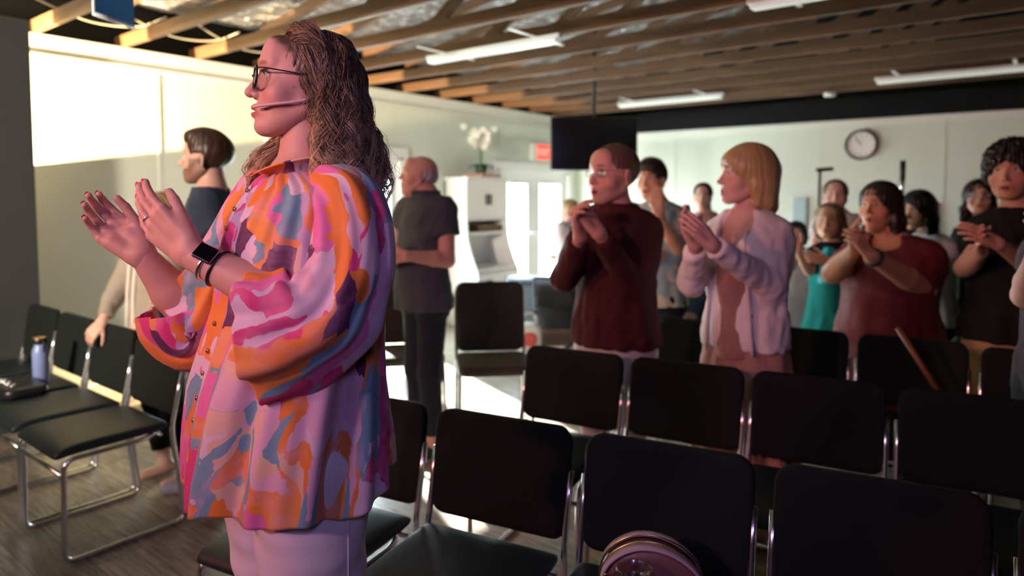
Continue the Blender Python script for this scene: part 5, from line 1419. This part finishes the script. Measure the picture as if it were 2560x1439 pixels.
# ------------------------------------------------------------------ the people behind
def hands_up(left, fd, up=.9, fw=.25, cross=0.0):
    """directions for two palms pressed together, fingers up"""
    f = z_ * up + fd * fw
    return [dict(f=f, t=-fd * .9 + z_ * .2, n=-left), dict(f=f, t=-fd * .9 + z_ * .2, n=left)]
def clap(yaw, A, B, f=None, **k):
    fd = ang(yaw); lf = np.array([-fd[1], fd[0], 0]); ff = z_ * .75 + fd * .45 if f is None else f
    a = dict(f=ff - lf * .25, t=-fd * .5 + z_ * .5 + lf * 0, n=-lf, curl=(.2, .25, .3, .35), tc=.4, sp=.02, to=.5); b = dict(f=ff + lf * .25, t=-fd * .5 + z_ * .5, n=lf, curl=(.2, .25, .3, .35), tc=.4, sp=.02, to=.5)
    a.update(A); b.update(B); a.update(k); b.update(k); return [a, b]
def down(D=None): return [dict(el=None), dict(el=None)]
def shirt_mat(name, c1, c2, sc, kind='blobs'):
    m = mat(name, c1, .85, bump=.1, bscale=300); N, L = m.node_tree.nodes, m.node_tree.links; b = N['Principled BSDF']
    tc = N.new('ShaderNodeTexCoord'); n = N.new('ShaderNodeTexNoise' if kind == 'blobs' else 'ShaderNodeTexVoronoi'); n.inputs['Scale'].default_value = sc
    L.new(tc.outputs['Object'], n.inputs['Vector']); r = N.new('ShaderNodeValToRGB'); r.color_ramp.interpolation = 'CONSTANT' if kind == 'blobs' else 'LINEAR'
    r.color_ramp.elements[0].color = (*c1, 1); r.color_ramp.elements[1].color = (*c2, 1); r.color_ramp.elements[1].position = .53 if kind == 'blobs' else .35
    L.new(n.outputs[0], r.inputs[0]); L.new(r.outputs[0], b.inputs['Base Color']); return m
FAIR = (.60, .36, .28); TAN = (.50, .28, .19); PALE = (.68, .45, .38)
# young bearded man by the wall
person('person', 'bearded young man in a dark blue t-shirt standing by the glowing wall', 3.32, (527, 472), (514, 398), 184, 200, FAIR, (.036, .016, .009),
    dict(col=(.030, .045, .075), hem=.66, name='t_shirt', wr=.005), [dict(el=(592, 668, -.12), wr=(525, 745, -.2), t=z_, n=F3, f=-R3 - z_ * .3), dict(el=(500, 660, .15), wr=(470, 740, .1), t=z_, n=-F3, f=-R3 - z_ * .3)],
    s=1.06, build=.95, legs=dict(col=(.10, .085, .075), shoe=(.30, .26, .33), stripe=(.06, .05, .07), sole=(.35, .28, .36)), feet=[(520, 1268), (470, 1228)],
    opts=dict(hs=1.03, beard=(.10, .045, .025), bk=.72, open=.1, nose=1.05), hairo=dict(style='short', quiff=1, t=.008, vol=.008, mess=.0006, line=.058, fw=.008, groove=.0009), pitch=4)
# person in the cardigan leaning on the chair
kc = person('person', 'person in a beige cardigan leaning with both hands on a chair back by the wall', 3.68, (392, 598), (398, 543), 225, 232, FAIR, (.20, .13, .07),
    dict(col=(.30, .245, .20), hem=.66, sleeve='long', name='cardigan', flare=.02, wr=.005, lean=0), [dict(sh=(424, 645, -.10), el=(418, 762, -.10), wr=(345, 816, -.13), t=-R3 * .5 + F3 * .5 + z_ * .2, n=-z_, f=-R3 * .8 - z_ * .55, curl=(.45, .5, .5, .55), tc=.4), dict(sh=(335, 650, .08), el=(282, 748, .02), wr=(258, 800, -.08), t=R3 * .7 + z_ * .1, n=-z_, f=-R3 * .55 - z_ * .7 - F3 * .2, curl=(.45, .5, .5, .55), tc=.4)],
    s=.93, build=1.02, belly=.02, legs=dict(col=(.008, .008, .010)), feet=[(442, 1214), (384, 1192)], opts=dict(fem=1, hs=1.02, open=0, arm=1.0), hairo=dict(style='short', t=.02, mess=.001), pitch=-12)
K_ = kc['root']; M['cream'] = mat('cream_knit', (.62, .56, .50), .9)
for k, (u0, u1) in enumerate([(-.055, -.05), (.015, .02)]):
    pts = []
    for q in range(14):
        z = kc['nb'][2] - .03 - q * .042; x, y = kc['C'](.3); w = np.interp(kc['nb'][2] - z, [0, .1, .3, .6], [.062, .115, .138, .15])
        pts.append(np.array([x, y, z]) + kc['left'] * (u0 - .02 * (q < 2)) + kc['fd'] * (w * .93 + .006))
    MB().tube(pts, .011, 8).build('cardigan_edge', M['cream'], K_, smooth=True)
# older man in a grey shirt
om = person('person', 'older balding man in a dark grey short-sleeved shirt, hands clasped, before the windows', 3.9, (1062, 482), (1046, 440), 192, 215, (.58, .31, .23), (.40, .38, .35),
    dict(col=(.055, .062, .075), hem=.68, name='shirt', flare=.012, wr=.004, sl=.72), [dict(sh=(1112, 525, -.1), el=(1118, 650, -.14), wr=(1022, 640, -.26), f=-R3 - z_ * .05, t=z_ * .8 - F3 * .3, n=F3, curl=(.5, .55, .6, .6), tc=.5, sp=0), dict(sh=(1018, 525, .12), el=(985, 620, .12), wr=(990, 650, -.10), f=-F3 * .5 - R3 * .3 + z_ * .1, t=z_ * .8 + R3 * .2, n=-F3 * .3 + R3, curl=(.5, .55, .6, .6), tc=.5, sp=0)],
    s=1.0, build=1.0, belly=.055, legs=dict(col=(.014, .018, .026), shoe=(.02, .02, .02)), opts=dict(hs=.98, open=.05, arm=1.1, neck=1.15, double=1), hairo=dict(style='bald'), pitch=8)
zz = om['nb']; fdm = om['fd']
pts = [np.array([zz[0], zz[1], zz[2] - .018]) + np.array([math.cos(a), math.sin(a), 0]) * .080 for a in np.linspace(0, 2 * math.pi, 20, endpoint=False)]
MB().tube(pts, .013, 8, closed=True).build('collar', cloth((.055, .062, .075)), om['root'], smooth=True)
# man in the maroon sweater
mm = person('person', 'man in a maroon sweater, white trousers and glasses clapping at his chin', 3.15, (1540, 512), (1530, 440), 214, 240, (.60, .30, .24), (.11, .060, .040),
    dict(col=(.060, .010, .014), hem=.635, sleeve='long', name='sweater', wr=.005, flare=.008, thick=.016), clap(240, dict(sh=(1615, 585, -.04), el=(1578, 712, -.14), wr=(1502, 590, -.30)), dict(sh=(1462, 585, .0), el=(1412, 695, -.10), wr=(1448, 600, -.28)), f=z_ * .7 - R3 * .3, curl=(.5, .58, .62, .66)),
    s=1.05, build=1.0, belly=.02, legs=dict(col=(.55, .48, .50)), opts=dict(hs=1.13, wide=1.05, jaw=1.08, open=.6, beard=(.30, .19, .15), bk=.35, hand=1.05), hairo=dict(style='short', t=.006, line=.085, groove=.001), pitch=2,
    glasses=dict(w=.023, h=.015, r=.0013, mat=M['chrome'], z=.006))
# blonde woman in the white cardigan
SKB = (.66, .38, .32)
bw_ = person('person', 'blonde woman in a white cardigan over a pale dress, clapping with eyes to the left', 2.93, (1868, 528), (1862, 442), 184, 222, SKB, (.40, .27, .12),
    dict(col=(.84, .78, .78), hem=.60, sleeve='long', name='cardigan', flare=.012, wr=.006, vneck=.17, thick=.017, cuff=.95), clap(222, dict(sh=(1938, 590, -.06), el=(1925, 710, -.14), wr=(1788, 618, -.30)), dict(sh=(1818, 590, .06), el=(1728, 705, -.02), wr=(1738, 618, -.20)), f=z_ * .8 - R3 * .55, curl=(.12, .15, .2, .25)),
    s=1.0, build=1.0, bust=.025, legs=dict(col=(.55, .36, .30), skirt=1.22, flare=.05, fold=.012, mat=shirt_mat('speckled_dress', (.60, .42, .36), (.38, .20, .17), 90, 'v')), opts=dict(fem=1, hs=1.06, open=.6, noears=0), hairo=dict(style='bob', len=.130, t=.020, out=.010, frame=0, line=.050, tip=.75, tipcol=(.50, .34, .16), groove=.0007, bangs=1), pitch=3)
# the dress front, between the cardigan's edges
gq = Field(); nbw = bw_['nb']; B_ = bw_['rz']; x, y = bw_['C'](.3)
gq.add(loft([(B_(k), x, y, w * .62, (f_ + .025 * (k < .35) + .024), .02) for k, w, f_ in ((.17, .185, .112), (.22, .180, .122), (.32, .165, .117), (.42, .162, .119), (.50, .175, .122), (.60, .185, .124), (.64, .188, .126))], bw_['ya']), .01)
V, F = gq.mesh(.009); dress_m = bpy.data.materials['speckled_dress']; mesh_obj('dress_front', relax(V, F, 2), F, dress_m, bw_['root'])
for k in (-1, 1):
    pts = []
    for q in range(16):
        kk = .10 + q * .034; z = B_(kk); f_ = np.interp(kk, [.07, .13, .22, .32, .42, .5, .6], [.085, .13, .145, .141, .136, .139, .132]); u = .112 * np.interp(kk, [.07, .3, .6], [.55, .75, .95])
        pts.append(np.array([x, y, z]) + bw_['left'] * k * u + bw_['fd'] * f_ * math.sqrt(max(0, 1 - (u / .215) ** 2)) + bw_['fd'] * .012)
    MB().tube(pts, .008, 8, flat=1.6).build('cardigan_edge', cloth((.84, .78, .78)), bw_['root'], smooth=True)
# man in the pale blue shirt, hand at his mouth
person('person', 'dark-haired man in a pale blue patterned shirt with a hand at his mouth', 4.35, (1645, 506), (1628, 452), 236, 245, (.60, .34, .23), (.030, .020, .014),
    dict(col=(.35, .50, .58), hem=.66, name='shirt', mat=shirt_mat('leaf_print', (.30, .46, .54), (.62, .60, .52), 14), sl=.75), [dict(sh=(1690, 545, -.03), el=(1692, 622, -.12), wr=(1648, 540, -.24), f=z_ * .95 - R3 * .15, t=R3 * .2 - F3 * .1 + z_ * .1, n=F3, curl=(.2, .25, .3, .3), sp=0, to=.3), dict(el=(1590, 620, -.02), wr=(1600, 640, -.2), f=R3, t=z_, n=F3)],
    s=1.02, build=.98, legs=dict(col=(.010, .014, .024)), opts=dict(hs=1.04, open=.1), hairo=dict(style='short', t=.012, vol=.010, bangs=1, line=.055, mess=.001), pitch=0)
# girl with dark hair further back
person('person', 'girl with dark tied-back hair in a pink top, far back between two adults', 5.4, (1764, 530), (1757, 492), 250, 255, PALE, (.04, .025, .02),
    dict(col=(.55, .36, .38), hem=.62, name='top'), down(), s=.88, build=.9, legs=dict(col=(.05, .05, .07)), opts=dict(fem=1, hs=.98, open=.1), hairo=dict(style='tail', t=.012, tl=.16, tx=-.06, line=.06), pitch=0, res=.014)
# child sitting behind
low_ = at(1735, 770, 4.28)
person('person', 'seated child in a navy t-shirt, mostly hidden behind the blonde woman', 4.9, (1728, 712), (1726, 675), 250, 250, TAN, (.05, .03, .02),
    dict(col=(.035, .055, .10), hem=.52, name='t_shirt'), [dict(el=(1752, 790, -.04), wr=(1700, 792, -.16), f=-R3, t=z_, n=F3), dict(el=(1700, 770, -.02), wr=(1690, 796, -.12), f=R3 * .5 - F3, t=z_, n=-z_)], s=.86, build=1.0, low=.49, opts=dict(hs=1.1), hairo=dict(style='short'), res=.013)
# woman with a ponytail in white
person('person', 'young woman with a brown ponytail in a white top, behind the girl in teal', 4.95, (2104, 536), (2088, 492), 246, 250, PALE, (.13, .08, .05),
    dict(col=(.75, .75, .80), hem=.62, name='top', sl=.6), [dict(el=(2150, 640, 0), wr=(2110, 650, -.2), f=-R3, t=z_, n=F3), dict(el=(2035, 640, 0), wr=(2060, 655, -.2), f=R3, t=z_, n=F3)], s=.95, build=.95, legs=dict(col=(.06, .06, .10)), opts=dict(fem=1, hs=1.04, open=.15), hairo=dict(style='tail', t=.012, tl=.17, tx=-.07, line=.062), res=.013)
# girl in teal
tg = person('person', 'small girl in a teal dress and short black jacket holding her hands up', 4.3, (2082, 606), (2072, 556), 236, 228, (.66, .40, .28), (.22, .14, .07),
    dict(col=(.008, .008, .010), hem=.26, name='jacket', sl=.95, thick=.014), [dict(sh=(2110, 640, -.06), el=(2120, 690, -.12), wr=(2070, 655, -.25), f=-R3 + z_ * .3, t=z_, n=F3), dict(sh=(2042, 640, .02), el=(2022, 676, -.02), wr=(1996, 628, -.16), f=z_ * .8 - R3 * .5, t=R3 * .5 - F3 * .3, n=R3)],
    s=.80, build=.98, legs=dict(col=(.015, .30, .28), skirt=1.1, flare=.10, fold=.014, nf=9, **{'from': .2}), opts=dict(fem=1, hs=1.20, open=.3), hairo=dict(style='bob', len=.11, t=.013, line=.06, tipcol=(.35, .25, .12)), res=.012)
gq = Field(); x, y = tg['C'](.3); gq.add(loft([(tg['rz'](k), x, y, w * .5, f_, .02) for k, w, f_ in ((.05, .11, .09), (.12, .16, .128), (.2, .165, .132), (.28, .165, .132), (.34, .165, .132))], tg['ya']), .01)
V, F = gq.mesh(.009); mesh_obj('dress_front', V, F, mat('teal_glitter', (.02, .42, .46), .5, bump=.2, bscale=200), tg['root'])
# child behind the blonde woman
person('person', 'child with black hair and a pale skirt, seen just right of the blonde woman', 5.3, (1994, 622), (1990, 590), 250, 250, TAN, (.010, .008, .008),
    dict(col=(.70, .70, .74), hem=.5, name='top'), [dict(el=(1975, 690, 0), wr=(1985, 660, -.1), f=z_, t=R3, n=F3), dict(el=None)], s=.78, legs=dict(col=(.60, .60, .68), skirt=1.0, flare=.12), opts=dict(fem=1, hs=1.1), hairo=dict(style='bob', len=.08, t=.02), res=.015)
# woman in the maroon dress
MR = (.17, .022, .030)
md_ = person('person', 'dark-haired woman in a maroon dress clapping, black watch on her wrist', 3.72, (2228, 590), (2196, 518), 214, 226, (.62, .30, .20), (.020, .012, .010),
    dict(col=MR, hem=.66, name='dress_top', sl=.92, thick=.014, sthick=.016, wr=.004, flare=.02, rough=.6, vneck=.07), clap(226, dict(sh=(2308, 640, -.10), el=(2312, 722, -.16), wr=(2178, 640, -.38)), dict(sh=(2160, 640, .05), el=(2082, 682, -.04), wr=(2132, 628, -.28)), f=z_ * .8 - R3 * .35, curl=(.3, .35, .4, .45)),
    s=1.0, build=1.38, depth=1.38, belly=.07, bust=.03, legs=dict(col=MR, skirt=1.2, flare=.10, fold=.010, mat=cloth(MR, .6)), opts=dict(fem=1, hs=1.06, open=.5, arm=1.42, neck=1.3, wide=1.06, sw=1.12, double=1), hairo=dict(style='long', len=.20, t=.018, frame=0, line=.055, tip=.8, out=.014, groove=.0018), pitch=2)
wa = md_['arms'][0]; wv = (wa[2] - wa[1]) / np.linalg.norm(wa[2] - wa[1]); wq = wa[2] - wv * .02; u_ = np.cross(wv, z_); u_ /= np.linalg.norm(u_); v_ = np.cross(wv, u_)
MB().tube([wq + (u_ * math.cos(a) + v_ * math.sin(a)) * .041 for a in np.linspace(0, 2 * math.pi, 28, endpoint=False)], .008, 8, closed=True).build('watch', M['plastic_black'], md_['root'], smooth=True)
# person with long black hair in white
person('person', 'person with long black hair in a white shirt behind the maroon dress woman', 4.6, (2322, 585), (2292, 528), 205, 215, TAN, (.008, .007, .007),
    dict(col=(.62, .64, .72), hem=.64, name='shirt', sl=.6), [dict(sh=(2350, 620, -.05), el=(2352, 700, -.05), wr=(2320, 740, -.2), f=-R3, t=z_, n=F3), dict(el=None)], s=.98, build=1.0, legs=dict(col=(.02, .02, .03)), opts=dict(fem=1, hs=1.04), hairo=dict(style='long', len=.17, t=.022, out=.02), res=.013, pitch=-8)
# woman with clear glasses
person('person', 'dark-haired woman with clear glasses, behind the boy in black at the right', 4.55, (2462, 552), (2448, 496), 238, 240, (.60, .38, .27), (.018, .012, .010),
    dict(col=(.012, .012, .014), hem=.62, name='top'), down(), s=.97, legs=dict(col=(.01, .01, .01)), opts=dict(fem=1, hs=.98, open=.1), hairo=dict(style='long', len=.20, t=.020, out=.03, frame=0, groove=.004, wave=1), glasses=dict(w=.024, h=.019, r=.0022, mat=M['chrome']), res=.013)
# boy in the black t-shirt
person('person', 'boy with thick black hair, black t-shirt and khaki trousers clapping at the right edge', 3.32, (2545, 522), (2528, 432), 222, 228, (.58, .30, .22), (.014, .009, .008),
    dict(col=(.007, .0065, .007), hem=.63, name='t_shirt', sl=.85, sthick=.03, thick=.016, flare=.01), clap(228, dict(sh=(2612, 600, -.08), el=(2612, 690, -.14), wr=(2500, 612, -.32), f=-R3 * .9 + z_ * .45 ), dict(sh=(2478, 590, .05), el=(2412, 668, .0), wr=(2452, 632, -.22), f=-R3 * .3 + z_ * .3 - F3 * .3)),
    s=1.06, build=1.08, depth=1.1, belly=.02, legs=dict(col=(.42, .24, .12)), opts=dict(hs=1.08, open=.25, arm=1.1, wide=1.03), hairo=dict(style='short', t=.030, bangs=1, len=.06, line=.045, mess=.004, groove=.004, out=.012), pitch=0)
# person at the edge of the picture
person('person', 'person cut off by the right edge of the picture, only a bare forearm showing', 2.35, (2722, 572), (2735, 470), 225, 225, (.62, .33, .26), (.05, .03, .02),
    dict(col=(.05, .03, .035), hem=.62, name='shirt'), clap(225, dict(el=(2760, 760, -.2), wr=(2650, 650, -.3)), dict(sh=(2650, 625, .05), el=(2566, 738, .0), wr=(2590, 640, -.18))), s=.98, build=1.05, legs=dict(col=(.02, .02, .02)), opts=dict(arm=1.15), hairo=dict(style='short'), res=.013, hres=.006)
# child by the windows
person('person', 'light-haired child in a pale shirt against the bright glazed doors', 6.7, (1424, 554), (1421, 524), 160, 140, FAIR, (.30, .20, .10),
    dict(col=(.55, .52, .55), hem=.6, name='t_shirt'), [dict(el=(1395, 615, .1), wr=(1400, 640, .1), f=-R3, t=z_, n=F3), dict(el=(1455, 620, 0), wr=(1460, 650, 0), f=-R3, t=z_, n=F3)], s=.86, legs=dict(col=(.10, .10, .14)), opts=dict(hs=.92), hairo=dict(style='short', t=.016), res=.015, hres=.006)
